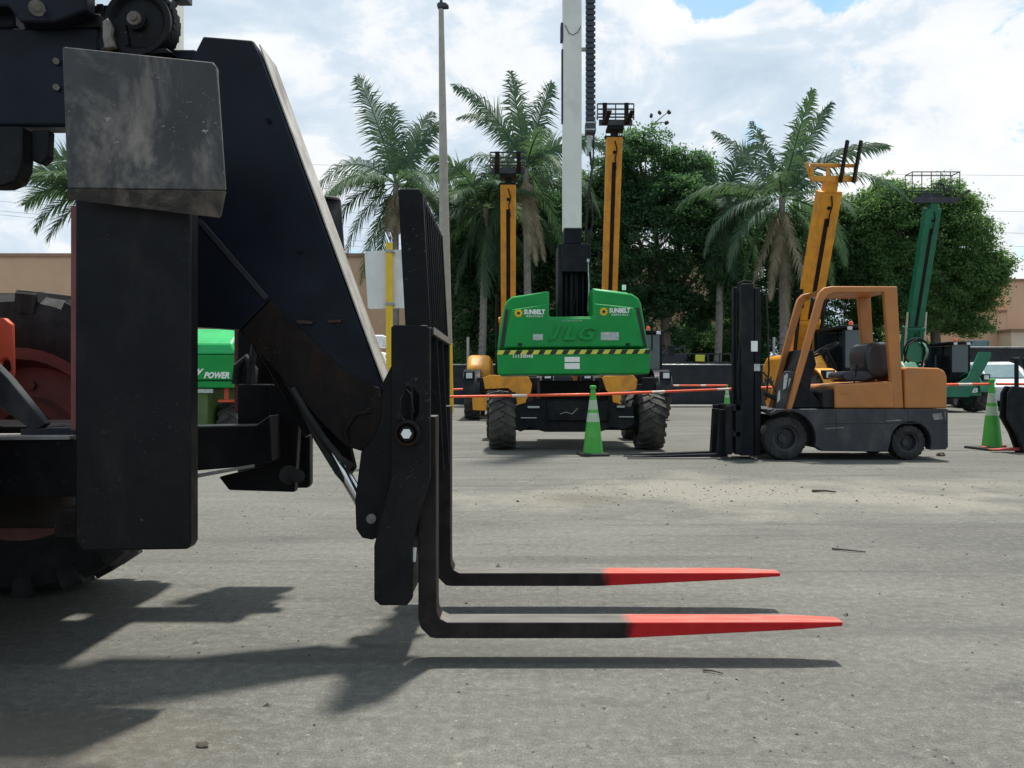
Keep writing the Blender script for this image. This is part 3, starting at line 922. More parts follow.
    mb.cyl(P(588, 262, D2 - .03), P(588, 259, D2 - .03), .02, n=10)
    B(mb, 'grab_wire', 'decal_grey', tw)
    # boom
    mb = MB()
    mb.box(wx(563.6, D2), wx(581.8, D2), D2 + .02, D2 + .34, wz(228, D2), 11.0)
    bo = B(mb, 'boom', 'boom_cream', bevel=.012)
    mb = MB()
    mb.box(wx(562, D2), wx(563.4, D2), D2 + .1, D2 + .2, wz(120, D2), wz(46, D2))
    mb.box(wx(561, D2), wx(563.4, D2), D2 + .05, D2 + .22, wz(37, D2), wz(21, D2))
    mb.tube([P(565, 25, D2 + .014), P(569, 33, D2 + .012), P(573, 35, D2 + .012), P(578, 32, D2 + .012), P(581, 26, D2 + .014)], .005, 6)
    B(mb, 'cable_guide', 'dark_metal', bo)
    mb = MB()
    mb.box(wx(587.5, D2), wx(595, D2), D2 + .12, D2 + .26, wz(118, D2), 11.0)
    i = 0
    z = wz(118, D2)
    while z < 9:
        mb.box(wx(586.3, D2), wx(596.2, D2), D2 + .10, D2 + .118, z, z + .05)
        z += .085
    mb.box(wx(586.5, D2), wx(596.5, D2), D2 + .08, D2 + .28, wz(130, D2), wz(119, D2))
    ch = B(mb, 'cable_carrier', 'dark_metal')
    mb = MB()
    for yy in (120, 127):
        mb.box(wx(586.5, D2), wx(597, D2), D2 + .07, D2 + .079, wz(yy + 1.3, D2), wz(yy, D2))
    mb.box(wx(582.2, D2), wx(587, D2), D2 + .15, D2 + .2, wz(46, D2), wz(43, D2))
    mb.box(wx(588, D2), wx(592.5, D2), D2 + .15, D2 + .22, wz(152, D2), wz(132, D2))
    B(mb, 'carrier_clamp', 'decal_grey', ch)
    mb = MB()
    mb.tube([P(590, 152, D2 + .15), P(592, 170, D2 + .1), P(588, 195, D2 + .12), P(586, 228, D2 + .1), P(587, 246, D2 + .1)], .018, 8)
    mb.tube([P(594, 130, D2 + .15), P(593, 165, D2 + .16), P(590, 190, D2 + .14), P(593, 220, D2 + .14), P(588, 246, D2 + .12)], .013, 8)
    mb.box(wx(588, D2), wx(593, D2), D2 + .08, D2 + .16, wz(236, D2), wz(229, D2))
    B(mb, 'hose', 'rubber', ch)
    # chassis under the turntable
    mb = MB()
    mb.prism(TR([(512, 408), (540, 399), (602, 399), (634, 408), (636, 424), (625, 430), (612, 428), (600, 432), (545, 432), (530, 428), (520, 432), (510, 424)], 11.0), 11.0, 11.6)
    mb.box(wx(545, 11.6), wx(603, 11.6), 10.95, 13.4, .42, .72)
    mb.box(wx(540, 11.6), wx(600, 11.6), 11.65, 12.6, .68, 1.0)
    cha = B(mb, 'chassis', 'mast_black', bevel=.02)
    for a, b, c, d in ((521, 537, 418.9, 418), (621, 636, 417.9, 417), (528, 540, 408.5, 406.5), (619, 627, 408, 406)):
        mb = MB()
        mb.box(wx(a, D), wx(b, D), 10.95, 10.98, wz(c, D), wz(d, D))
        B(mb, 'axle_bracket', 'decal_grey', cha)
    mb = MB()
    mb.tube([P(560, 414, 10.93), P(566, 412, 10.92), P(572, 414, 10.92), P(578, 408, 10.93)], .004, 6)
    B(mb, 'brake_hose', 'decal_grey', cha)
    for py, yy in ((424, 11.15), (421, 12.6)):
        mb = MB()
        mb.cyl(P(505, py, yy), P(652, py, yy), .09, n=14)
        B(mb, 'axle', 'mast_black')
    for px, yy in ((502.3, 11.25), (654.8, 11.25)):
        s = -1 if px < 570 else 1
        wheel(T, (wx(px, D), yy, .42), .425, .375, .23, 'lift_green', 'dusty_rubber', 'x', 18, origin=O, lug_h=.028, side=s, chev=.75)
    for px, yy in ((495, 13.3), (663, 13.3)):
        s = -1 if px < 570 else 1
        wheel(T, (wx(px, D) , yy, .42), .425, .375, .23, 'lift_green', 'dusty_rubber', 'x', 18, origin=O, lug_h=.028, side=s, chev=.75)
    return T


centre_lift()


# ------------------------------------------------------------------ second boom lift, behind the telehandler
def left_lift():
    D = 11.5
    O = Vector((wx(162, D), 12.7, 0))
    T = thing('boom_lift', 'lower green boom lift half hidden behind the black stabiliser leg, SkyPOWER lettering on its hood', 'boom lift', O)

    def B(mb, name, mats, parent=T, **kw):
        return mb.build(name, mats, parent, origin=O, **kw)
    mb = MB()
    mb.prism(TR([(87, 355), (235.5, 355), (234, 380), (90, 380)], D), D, 13.8)
    mb.prism(TR([(92, 380), (232, 381), (231, 388), (94, 388)], D), D + .03, 13.7)
    cw = B(mb, 'counterweight', 'lift_green', bevel=.02)
    mb = MB()
    prof = [(D, wz(354.6, D)), (D + .05, wz(343, D)), (D + .45, wz(327, D)), (13.8, wz(327, D)), (13.9, wz(354.6, D))]
    xl, xr = wx(87, D), wx(237, D)
    n = len(prof)
    vs = []
    for i, s in enumerate((0, .10, .2)):
        pass
    left = [(xl + (0.0 if z < wz(346, D) else .10), y, z) for y, z in prof]
    right = [(xr - (0.0 if z < wz(346, D) else .10), y, z) for y, z in prof]
    mb.add(left + right, [tuple(range(n)), tuple(range(2 * n - 1, n - 1, -1))] + [(i, (i + 1) % n, n + (i + 1) % n, n + i) for i in range(n)])
    hood = B(mb, 'hood', 'lift_green_lit', bevel=.03)
    mb = MB()
    text_mb(mb, 'Sky', wx(184, D), D - .001, wz(377, D), wx(204, D) - wx(184, D), 11 * D / F, .004, shear=.3, bold=.02)
    text_mb(mb, 'POWER', wx(204, D), D - .001, wz(378.5, D), wx(229.5, D) - wx(204, D), 6.6 * D / F, .004, shear=.3, bold=.04)
    B(mb, 'lettering', 'decal_white', cw, smooth=False)
    mb = MB()
    mb.box(wx(100, D), wx(205, D), D + .1, 13.6, .3, wz(388.5, D))
    B(mb, 'chassis', 'olive', bevel=.02)
    mb = MB()
    mb.box(wx(196, D), wx(211, D), D + .06, D + .09, wz(393, D), wz(389, D))
    B(mb, 'sticker', 'decal_grey', cw)
    mb = MB()
    mb.box(wx(219, D), wx(222.5, D), D + .2, D + .26, wz(400, D), wz(388.4, D))
    mb.box(wx(214, D), wx(226, D), D + .15, D + .35, wz(402.5, D), wz(400, D))
    B(mb, 'bracket', 'orange_paint', bevel=.004)
    mb = MB()
    mb.box(wx(149, 12.6), wx(175, 12.6), 12.6, 12.95, wz(340, D), 10.5)
    B(mb, 'boom', 'boom_cream', bevel=.015)
    mb = MB()
    mb.cyl((wx(100, D), 12.1, .36), (wx(225, D), 12.1, .36), .07)
    mb.cyl((wx(100, D), 13.4, .36), (wx(225, D), 13.4, .36), .07)
    B(mb, 'axle', 'mast_black')
    for yy in (12.1, 13.4):
        for px, s in ((221, 1), (103, -1)):
            wheel(T, (wx(px, D), yy, .345), .35, .34, .19, 'lift_green', 'dusty_rubber', 'x', 14, origin=O, lug_h=.03, side=s, chev=.75)


left_lift()


# ------------------------------------------------------------------ orange forklift
def forklift():
    D = 9.55
    W = 1.14
    O = Vector((wx(860, D), D + W / 2, 0))
    T = thing('forklift', 'orange and charcoal counterbalance forklift parked side on, facing left', 'forklift', O)

    def B(mb, name, mats, parent=T, **kw):
        return mb.build(name, mats, parent, origin=O, **kw)
    y0, y1 = D, D + W
    # chassis: profile with two wheel arches
    def arch(cx, cy, r, a0, a1, n=10):
        return [(cx + r * math.cos(R(a0 + (a1 - a0) * i / n)), cy - r * math.sin(R(a0 + (a1 - a0) * i / n))) for i in range(n + 1)]
    pts = [(776, 409), (948, 409), (948.3, 447), (946, 449.5), (931, 450)]
    pts += arch(911, 442, 20.5, -20, 180, 12)
    pts += [(888, 452), (826, 451), (822, 451)]
    pts += arch(788, 439, 28, -15, 120, 10)
    pts += [(770, 414)]
    mb = MB()
    mb.prism(TR(pts, D), y0, y0 + .13)
    mb.prism(TR(pts, D), y1 - .13, y1)
    mb.prism(TR([(796, 409.5), (947, 409.5), (947, 447), (940, 448), (796, 446)], D), y0 + .26, y1 - .26)
    mb.prism(TR([(932, 409.5), (947.5, 409.5), (947.5, 448), (932, 448)], D), y0 + .131, y1 - .131)
    mb.prism(TR([(820, 409.5), (880, 409.5), (880, 449), (820, 449)], D), y0 + .131, y1 - .131)
    mb.prism(TR([(770, 409.5), (940, 409.5), (940, 413), (770, 413)], D), y0 + .131, y1 - .131)
    ch = B(mb, 'chassis', 'charcoal', bevel=.012)
    mb = MB()
    mb.prism(TR([(906.5, 408.5), (906, 369), (908, 367), (940, 368), (946, 371), (948.5, 377), (948.5, 408.5)], D), y0 + .03, y1 - .03)
    B(mb, 'counterweight', 'truck_orange', bevel=.05, seg=4)
    mb = MB()
    mb.box(wx(947.8, D), wx(949.4, D), y0 + .12, y0 + .26, wz(404, D), wz(397, D))
    mb.box(wx(947.8, D), wx(949.4, D), y1 - .26, y1 - .12, wz(404, D), wz(397, D))
    B(mb, 'tail_lamp', 'orange_paint')
    mb = MB()
    mb.prism(TR([(836, 408.5), (835.5, 387), (838, 384.5), (892, 381.5), (895, 383), (896, 408.5)], D), y0 + .03, y1 - .03)
    hood = B(mb, 'engine_hood', 'truck_orange', bevel=.03, seg=3)
    mb = MB()
    mb.prism(TR([(842, 391), (849, 390.5), (849, 393.5), (842, 394)], D), y0 + .024, y0 + .029)
    B(mb, 'hood_latch', 'truck_orange', hood, bevel=.002)
    mb = MB()
    mb.prism(TR([(824, 408), (824, 393), (828, 389.5), (835, 389), (835, 408)], D), y0 + .04, y1 - .04)
    B(mb, 'step_cover', 'mast_black', bevel=.012)
    for q in ([(822, 423.2), (880, 423), (946, 422.4), (946, 423.2), (880, 423.8), (822, 424)], [(908, 411), (908.7, 411), (908.7, 420), (908, 420)], [(836, 411), (836.6, 411), (836.6, 440), (836, 440)]):
        mb = MB()
        mb.prism(TR(q, D), y0 - .003, y0 + .001)
        B(mb, 'panel_gap', 'hazard_black', ch, smooth=False)
    for q in ([(886, 420.5), (900, 419.5), (902, 420.5), (887, 421.5)], [(932, 414), (941, 413), (943, 419), (934, 420)], [(824, 428), (844, 427), (845, 428), (825, 429)], [(944, 411), (946, 411), (946, 419), (945, 420)]):
        mb = MB()
        mb.prism(TR(q, D), y0 - .003, y0 + .001)
        B(mb, 'scrape', 'worn_and_lit_edge', ch, smooth=False)
    # overhead guard: both sides, roof
    side = [(788, 412), (793, 412), (826, 300), (829.5, 294.5), (836, 292), (886, 291.5), (895, 408.5), (906, 408.5), (899.5, 289), (899.5, 285.8), (834, 285.6), (826, 287), (821, 292), (818, 301)]
    for a, b in ((y0 + .05, y0 + .12), (y0 + .76, y0 + .83)):
        mb = MB()
        s = side
        if a > y0 + .5:
            s = [(x, y) for x, y in side]
        mb.prism(TR(s, D), a, b)
        B(mb, 'guard_frame', 'truck_orange', bevel=.012)
    mb = MB()
    mb.prism(TR([(828, 287.5), (898, 287.5), (898, 290.5), (830, 291.5)], D), y0 + .121, y0 + .759)
    for i in range(6):
        pass
    B(mb, 'guard_roof', 'truck_orange', bevel=.004)
    mb = MB()
    mb.cyl(P(818, 302, D + .2), P(812, 302, D + .2), .05, .055, 14)
    B(mb, 'work_lamp', 'mast_black')
    mb = MB()
    mb.cyl(P(803, 305, y0 + .85), P(796, 305, y0 + .85), .045, .055, 14)
    B(mb, 'work_lamp', 'mast_black')
    # cowl and dash
    mb = MB()
    mb.prism(TR([(793, 408.5), (806, 370), (813, 348), (820, 350), (823, 364), (818, 378), (815, 408.5)], D), y0 + .2, y1 - .2)
    mb.prism(TR([(776, 408.5), (800, 373), (830, 408.5)], D), y0 + .14, y0 + .18)
    B(mb, 'cowl', 'mast_black', bevel=.012)
    mb = MB()
    mb.prism(TR([(778, 411), (781, 385), (788, 371), (799, 372), (789, 411)], D), y0 + .11, y0 + .14)
    pn = B(mb, 'front_panel', 'charcoal', bevel=.006)
    mb = MB()
    for q in ([(787, 376), (790, 373), (791, 375), (789, 388), (786, 390)], [(781, 392), (783, 390), (783, 400), (780, 403)], [(792, 379), (794, 378), (791, 388)]):
        mb.prism(TR(q, D), y0 + .104, y0 + .109)
    B(mb, 'scuffed_film', 'decal_grey', pn)
    mb = MB()
    c = P(825, 349.5, D + W / 2)
    ax = Vector((-.5, 0, .86)).normalized()
    s1 = Vector((0, 1, 0))
    s2 = ax.cross(s1)
    ring = [c + (s1 * math.cos(t) + s2 * math.sin(t)) * .175 for t in np.linspace(0, 2 * math.pi, 29)]
    mb.tube(ring, .014, 8)
    for t in (0.5, 2.6, 4.7):
        mb.tube([c - ax * .02, c + (s1 * math.cos(t) + s2 * math.sin(t)) * .172], .009, 6)
    mb.cyl(c - ax * .05, c + ax * .012, .03, n=12)
    mb.cyl(c - ax * .3, c - ax * .05, .022, n=10)
    B(mb, 'steering_wheel', 'mast_black')
    # seat
    mb = MB()
    mb.prism(TR([(854, 374), (857, 371), (879, 370), (889, 371), (891, 377), (877, 381.5), (859, 381.8), (854, 379)], D), y0 + .33, y1 - .33)
    st = B(mb, 'seat', 'seat_vinyl', bevel=.03, seg=3)
    mb = MB()
    mb.prism(TR([(877, 352), (880, 344), (885, 341), (901, 340.5), (903, 345), (904, 375), (895, 379), (883, 376), (878, 368)], D), y0 + .31, y1 - .31)
    B(mb, 'backrest', 'seat_vinyl', st, bevel=.05, seg=4)
    mb = MB()
    mb.tube([P(854, 383, D + .35), P(856, 373, D + .33), P(857, 368, D + .33)], .01, 8)
    mb.cyl(P(857, 368, D + .33), P(857.5, 365, D + .33), .018, n=10)
    B(mb, 'lever', 'mast_black')
    # gas bottle behind the seat
    mb = MB()
    c0, c1 = P(917, 352, D + .3), P(917, 352, D + .85)
    mb.tube([c0 + Vector((0, .03, 0)), c0 + Vector((0, .06, 0)), c1 - Vector((0, .06, 0)), c1], .13, 18)
    B(mb, 'gas_bottle', 'handler_green', bevel=.0)
    for yy in (.32, .6, .86):
        mb = MB()
        cc = P(917, 352, D + yy)
        mb.tube([cc + Vector((math.cos(t) * .165, 0, math.sin(t) * .175)) for t in np.linspace(R(-50), R(230), 20)], .012, 8)
        B(mb, 'bottle_strap', 'mast_black')
    mb = MB()
    mb.tube([P(904, 363, D + .3), P(908, 345, D + .28), P(918, 338, D + .3), P(925, 348, D + .3), P(922, 366, D + .33)], .011, 8)
    B(mb, 'gas_hose', 'mast_black')
    # mast
    mb = MB()
    for a in (y0 + .16, y0 + .50):
        mb.box(wx(745, D), wx(758, D), a, a + .10, wz(457, D), wz(282, D))
        mb.box(wx(759, D), wx(765, D), a + .01, a + .09, wz(457, D), wz(286, D))
    for yy in (283, 330, 400, 450):
        mb.box(wx(747, D), wx(757, D), y0 + .262, y0 + .498, wz(yy + 6, D), wz(yy, D))
    ma = B(mb, 'mast', 'mast_black', bevel=.006)
    mb = MB()
    mb.cyl(P(752, 455, D + .38), P(752, 300, D + .38), .045, n=14)
    mb.tube([P(740, 345, D + .2), P(738, 380, D + .2), P(739, 400, D + .2)], .02, 8)
    mb.tube([P(738, 284, D + .4), P(737, 300, D + .4), P(737, 380, D + .4), P(738, 405, D + .4)], .012, 8)
    mb.tube([P(738, 284, D + .4), P(744, 281, D + .4), P(752, 282, D + .4)], .012, 8)
    B(mb, 'lift_cylinder', 'mast_black', ma)
    for yy in (.30, .46):
        mb = MB()
        mb.tube([P(760, 300, D + yy), P(760, 440, D + yy)], .014, 6)
        B(mb, 'lift_chain', 'rusty_black', ma)
    mb = MB()
    mb.tube([P(766, 290, D + .2), P(768, 330, D + .2), P(769, 370, D + .22), P(766, 400, D + .22)], .012, 8)
    mb.tube([P(763, 372, D + .15), P(770, 380, D + .13), P(776, 392, D + .14), P(781, 396, D + .18)], .012, 8)
    B(mb, 'mast_hose', 'rubber', ma)
    for r in ((751, 341, 757.5, 351.5, 'decal_white'), (754, 364, 760, 371, 'decal_grey')):
        mb = MB()
        mb.prism(TR([(r[0], r[1]), (r[2], r[1]), (r[2], r[3]), (r[0], r[3])], D + .16), y0 + .154, y0 + .159)
        B(mb, 'sticker', r[4], ma)
    mb = MB()
    mb.cyl(P(764, 393, D + .12), P(783, 402, D + .16), .03, n=12)
    mb.cyl(P(783, 402, D + .16), P(789, 404, D + .16), .02, n=12)
    B(mb, 'tilt_cylinder', 'mast_black')
    mb = MB()
    for a, b in ((405, 411), (432, 437)):
        mb.box(wx(734, D), wx(742, D), y0 + .05, y0 + .72, wz(b, D), wz(a, D))
    for x0_, x1_, t in ((737, 744, 405), (727.5, 733.5, 406)):
        mb.box(wx(x0_, D), wx(x1_, D), y0 + .05, y0 + .13, wz(455, D), wz(t, D))
        mb.box(wx(x0_, D), wx(x1_, D), y0 + .64, y0 + .72, wz(455, D), wz(t, D))
    B(mb, 'fork_carriage', 'mast_black', bevel=.005)
    for yy in (y0 + .18, y0 + .5):
        mb = MB()
        mb.prism(TR([(724.5, 410), (731, 410), (732, 456), (731, 458.2), (660, 459.0), (630, 459.2), (630, 458.4), (722, 455)], D), yy, yy + .11)
        B(mb, 'fork', 'mast_black', bevel=.003)
    wheel(T, (wx(786, D), y0 + .13, .275), .275, .24, .15, 'charcoal', 'rubber', 'y', 20, origin=O, lug_h=.008, side=-1)
    wheel(T, (wx(786, D), y1 - .13, .275), .275, .24, .15, 'charcoal', 'rubber', 'y', 20, origin=O, lug_h=.008, side=1)
    wheel(T, (wx(910, D), y0 + .13, .222), .222, .2, .12, 'charcoal', 'rubber', 'y', 20, origin=O, lug_h=.008, side=-1)
    wheel(T, (wx(910, D), y1 - .13, .222), .222, .2, .12, 'charcoal', 'rubber', 'y', 20, origin=O, lug_h=.008, side=1)


forklift()


# ------------------------------------------------------------------ telehandlers parked behind
def telehandler(label, X, Y, rz, paint, theta, L, head, boom_w=.36, hd=(0, 0), boom_x=-.02, cab_dx=0.0, rods='mast_black', trim=None):
    """local frame: front looks along -y, boom pivots at the rear and rises towards the front"""
    T = thing('telehandler', label, 'telehandler', (X, Y, 0), rz, 'telehandlers parked in the back row')
    mb = MB()
    mb.box(-.42, .42, -2.0, 2.2, .5, .95)
    mb.box(-.62, .62, 1.7, 2.45, .55, 1.25)
    mb.prism([(-2.05, .5), (-2.0, .9), (-1.7, .95), (-1.7, .45)], -.5, .5, 'x')
    ch = mb.build('chassis', 'mast_black', T, bevel=.02)
    mb = MB()
    mb.prism([(-.9, .72), (1.9, .72), (1.95, 1.45), (1.6, 1.72), (-.5, 1.76), (-.9, 1.4)], -1.15, -.5, 'x')
    mb.build('engine_cover', paint, T, bevel=.12, seg=3)
    # fenders
    for s in (-1, 1):
        mb = MB()
        prof = [(-1.4 + .76 * math.cos(R(a)), .62 + .72 * math.sin(R(a))) for a in range(25, 176, 15)]
        inn = [(-1.4 + .72 * math.cos(R(a)), .62 + .68 * math.sin(R(a))) for a in range(175, 24, -15)]
        mb.prism(prof + inn, s * .74, s * 1.18, 'x')
        mb.build('fender', trim or paint, T)
        mb = MB()
        mb.box(s * .62 - .2, s * .62 + .2, -2.02, -1.75, .78, 1.12)
        fb = mb.build('front_bracket', trim or paint, T, bevel=.02)
        mb = MB()
        mb.box(s * 1.02 - .14, s * 1.02 + .14, -2.0, -1.82, 1.06, 1.28)
        hl = mb.build('headlight', 'mast_black', T, bevel=.015)
        mb = MB()
        mb.box(s * 1.02 - .08, s * 1.02 + .08, -2.02, -2.003, 1.10, 1.24)
        mb.build('lamp_lens', 'lamp_lens', hl)
        for y in (-1.4, 1.4):
            wheel(T, (s * .95, y, .6), .6, .42, .33, paint, 'dusty_rubber', 'x', 16, lug_h=.035, side=s, chev=.7)
    # cab
    mb = MB()
    mb.box(.42, 1.15, -.95, .75, .7, 1.28)
    for x, y in ((.44, -.93), (1.07, -.93), (.44, .68), (1.07, .68)):
        mb.box(x, x + .06, y, y + .06, 1.28, 2.34)
    mb.box(.40, 1.17, -1.0, .8, 2.342, 2.42)
    mb.box(.50, 1.07, -.92, -.87, 1.281, 1.36)
    cab = mb.build('cab', 'mast_black', T, bevel=.015)
    cab.location.x = cab_dx
    mb = MB()
    mb.box(.505, 1.065, -.905, -.895, 1.362, 2.30)
    mb.box(.505, 1.065, .70, .71, 1.3, 2.33)
    mb.box(1.095, 1.105, -.865, .675, 1.3, 2.33)
    mb.build('window', 'glass_dark', cab)
    mb = MB()
    mb.box(.6, .95, -.1, .3, 1.285, 1.5)
    mb.box(.6, .95, .3, .42, 1.285, 2.0)
    mb.build('seat', 'seat_vinyl', cab, bevel=.03)
    mb = MB()
    mb.lathe((.8, -.6, 2.42), [(.06, 0), (.06, .02), (.05, .10), (.03, .13), (0, .135)], 'z', 14)
    mb.build('beacon', 'beacon', cab)
    mb = MB()
    for x in (.5, .95):
        mb = MB()
        mb.box(x, x + .12, -1.04, -1.001, 2.30, 2.38)
        mb.build('work_lamp', 'lamp_lens', cab, bevel=.01)
    mb = MB()
    mb.tube([(1.12, -.9, 1.9), (1.32, -1.1, 1.95)], .014, 6)
    mb.box(1.26, 1.42, -1.14, -1.10, 1.72, 2.0)
    mb.build('mirror', 'mast_black', cab, bevel=.01)
    # boom
    piv = Vector((boom_x, 1.95, 1.55))
    d = Vector((0, -math.cos(theta), math.sin(theta)))
    u = Vector((0, math.sin(theta), math.cos(theta)))
    mb = MB()
    L1 = L * .27
    mb.bar(piv - d * .3, piv + d * L1, boom_w + .10, .40, up=tuple(u))
    mb.bar(piv + d * (L1 - .12), piv + d * L1, boom_w + .14, .44, up=tuple(u))
    bo = mb.build('boom', paint, T, bevel=.02)
    mb = MB()
    mb.bar(piv + d * (L1 + .002), piv + d * L, boom_w - .02, .30, up=tuple(u))
    mb.build('inner_boom', paint, bo, bevel=.015)
    mb = MB()       # hose track and cut-outs on the face that looks forward
    f = -u
    mb.bar(piv + d * .4 + f * .205, piv + d * (L1 - .2) + f * .205, .05, .012, up=tuple(u))
    mb.bar(piv + d * (L1 + .05) + f * .153, piv + d * (L - .7) + f * .153, .12, .012, up=tuple(u))
    mb.tube([piv + d * (L - .9) + f * .17 + Vector((.06, 0, 0)), piv + d * (L - .6) + f * .22 + Vector((.02, 0, 0)), piv + d * (L - .35) + f * .18 + Vector((.07, 0, 0)), piv + d * (L - .1) + f * .2], .018, 8)
    mb.tube([piv + d * .3 + f * .3 + Vector((.12, 0, 0)), piv + d * (L1 * .5) + f * .24 + Vector((.13, 0, 0)), piv + d * (L1 - .1) + f * .24 + Vector((.11, 0, 0))], .016, 8)
    mb.cyl(piv + d * (L - .42) + f * .155, piv + d * (L - .42) + f * .17, .05, n=12)
    mb.build('hose_run', 'rusty_black', bo)
    for s in (-1, 1):
        mb = MB()
        mb.cyl(piv + Vector((s * .36, -.35, -.3)), piv + d * 2.2 + Vector((s * .34, 0, 0)) - u * .05, .05, n=12)
        mb.build('lift_cylinder', rods, T)
    e = piv + d * L
    if head == 'cage':
        mb = MB()
        mb.bar(e - d * .05, e + d * .28, .2, .26, up=tuple(u))
        mb.box(e.x - .24, e.x + .24, e.y - .30, e.y + .1, e.z + .14, e.z + .24)
        mb.cyl((e.x - .28, e.y, e.z), (e.x + .28, e.y, e.z), .05, n=12)
        hd_ = mb.build('boom_head', 'mast_black', T, bevel=.01)
        W2 = .52
        y = e.y - .30
        mb = MB()
        z = e.z + .24
        mb.box(e.x - W2 * .92, e.x + W2 * .92, y - .04, y + .02, z + .002, z + .16)
        for zz in (.24, .33, .47, .62):
            mb.bar((e.x - W2, y, z + zz), (e.x + W2, y, z + zz), .035, .035)
        for x in (-W2, -W2 * .5, 0, W2 * .5, W2):
            mb.bar((e.x + x, y, z + .16), (e.x + x, y, z + .62), .03, .03)
        for x in (-W2, W2):
            mb.bar((e.x + x, y + .02, z + .2), (e.x + x, y + .5, z + .5), .03, .03)
        mb.build('backrest', 'charcoal', hd_)
        for x in (-.32, .30):
            mb = MB()
            mb.box(e.x + x - .06, e.x + x + .06, y - .10, y - .045, z - .02, z + (.95 if hd[0] else .62))
            mb.box(e.x + x - .06, e.x + x + .06, y - 1.15, y - .101, z - .02, z + .03)
            mb.build('fork', 'rusty_black', hd_)
    elif head == 'rails':
        mb = MB()
        mb.bar(e - d * .05, e + d * .25, .26, .26, up=tuple(u))
        hd_ = mb.build('boom_head', paint, T, bevel=.01)
        mb = MB()
        y = e.y - .25
        z = e.z + .25
        mb.box(e.x - .8, e.x + .8, y, y + .05, z - .1, z + .1)
        for zz in (.42, 1.0):
            mb.bar((e.x - .85, y, z + zz), (e.x + .85, y, z + zz), .03, .03)
            mb.bar((e.x - .85, y + .5, z + zz), (e.x + .85, y + .5, z + zz), .03, .03)
        for x in np.linspace(-.85, .85, 6):
            mb.bar((e.x + x, y, z + .1), (e.x + x, y, z + 1.0), .024, .024)
        for x in (-.85, .85):
            mb.bar((e.x + x, y, z + 1.0), (e.x + x, y + .5, z + 1.0), .025, .025)
            mb.bar((e.x + x, y + .5, z), (e.x + x, y + .5, z + 1.0), .025, .025)
        mb.box(e.x - .45, e.x + .35, y + .2, y + .45, z - .05, z + .3)
        mb.tube([(e.x - .1, y - .02, z + .3), (e.x + .05, y - .05, z + .6), (e.x + .25, y - .02, z + .55), (e.x + .35, y, z + .2)], .03, 8)
        mb.bar((e.x + .55, y - .2, z - .1), (e.x + .85, y - .6, z + .2), .08, .06)
        mb.build('backrest', 'charcoal', hd_)
    else:          # forks tilted up over a yellow carriage
        mb = MB()
        mb.bar(e - d * .05, e + d * .25, .3, .3, up=tuple(u))
        hd_ = mb.build('boom_head', paint, T, bevel=.01)
        mb = MB()
        y = e.y - .3
        z = e.z + .18
        mb.box(e.x - .62, e.x + .62, y, y + .08, z, z + .14)
        mb.box(e.x - .62, e.x + .62, y, y + .08, z + .38, z + .46)
        for x in (-.62, -.2, .2, .54):
            mb.box(e.x + x, e.x + x + .08, y + .005, y + .075, z + .141, z + .379)
        mb.prism([(e.x - .62, z + .1), (e.x - .75, z + .5), (e.x - .66, z + .5), (e.x - .5, z + .1)], y + .081, y + .12)
        mb.build('carriage', paint, hd_, bevel=.01)
        for x in (.12, .48):
            mb = MB()
            mb.bar((e.x + x, y - .06, z - .05), (e.x + x + .13, y - .2, z + 1.0), .12, .06)
            mb.build('fork', 'rusty_black', hd_)
    return T


ya = telehandler('yellow telehandler with short raised boom and fork rack, left behind the green lift', wx(509, 23.3), 22.0, R(0), 'handler_yellow', R(76), 5.42, 'cage', boom_w=.47, trim='mast_black')
yb = telehandler('yellow telehandler with taller raised boom and fork rack, right behind the green lift', wx(611, 23.2), 22.0, R(0), 'handler_yellow', R(76), 6.75, 'cage', boom_w=.47, trim='mast_black')
def front_frame(T, polys):
    k = 19.9 / F
    for q in polys:
        mb = MB()
        mb.prism([((x - 512) * k - T.location.x, H - (y - CY) * k) for x, y in q], -2.16, -2.06)
        mb.build('stabiliser_arm', 'handler_yellow', T, bevel=.01)


front_frame(ya, [[(483, 378), (490, 375), (528, 376), (532, 384), (531, 392), (526, 400), (525, 412), (518, 414), (516, 395), (508, 388), (485, 389)],
                 [(472, 395), (488.5, 396), (488.5, 411), (473, 410)]])
front_frame(yb, [[(602, 378), (604, 376), (633, 375), (637, 380), (636, 389), (630, 392), (622, 400), (621, 412), (614, 412), (612, 396), (606, 390)]])
telehandler('yellow telehandler behind the orange forklift, its slanting boom holding two forks upright', 8.4, 20.2, R(3), 'handler_yellow', R(68), 4.85, 'forks', boom_w=.62, cab_dx=-.6)
t4 = telehandler('dark green telehandler parked beside the silver car, its green boom raised', 14.75, 27.6, R(0), 'handler_green', R(73), 6.0, 'rails', boom_w=.56, boom_x=.42, rods='chrome')
mb = MB()
mb.prism([(x - 14.75, z) for x, z in TR([(979, 352), (990.6, 352), (990.6, 357), (969, 397), (946, 397), (946, 387), (960, 382), (968, 377)], 25.5)], -2.12, -2.05)
mb.build('side_guard', 'handler_green', t4)
mb = MB()
text_mb(mb, 'JCB', .1, -2.04, .62, .62, .2, .004, shear=.2, bold=.03)
mb.build('lettering', 'decal_white', t4, smooth=False)
mb = MB()
mb.box(.0, .85, -2.035, -1.8, .55, .9)
mb.build('front_plate', 'handler_green', t4, bevel=.02)


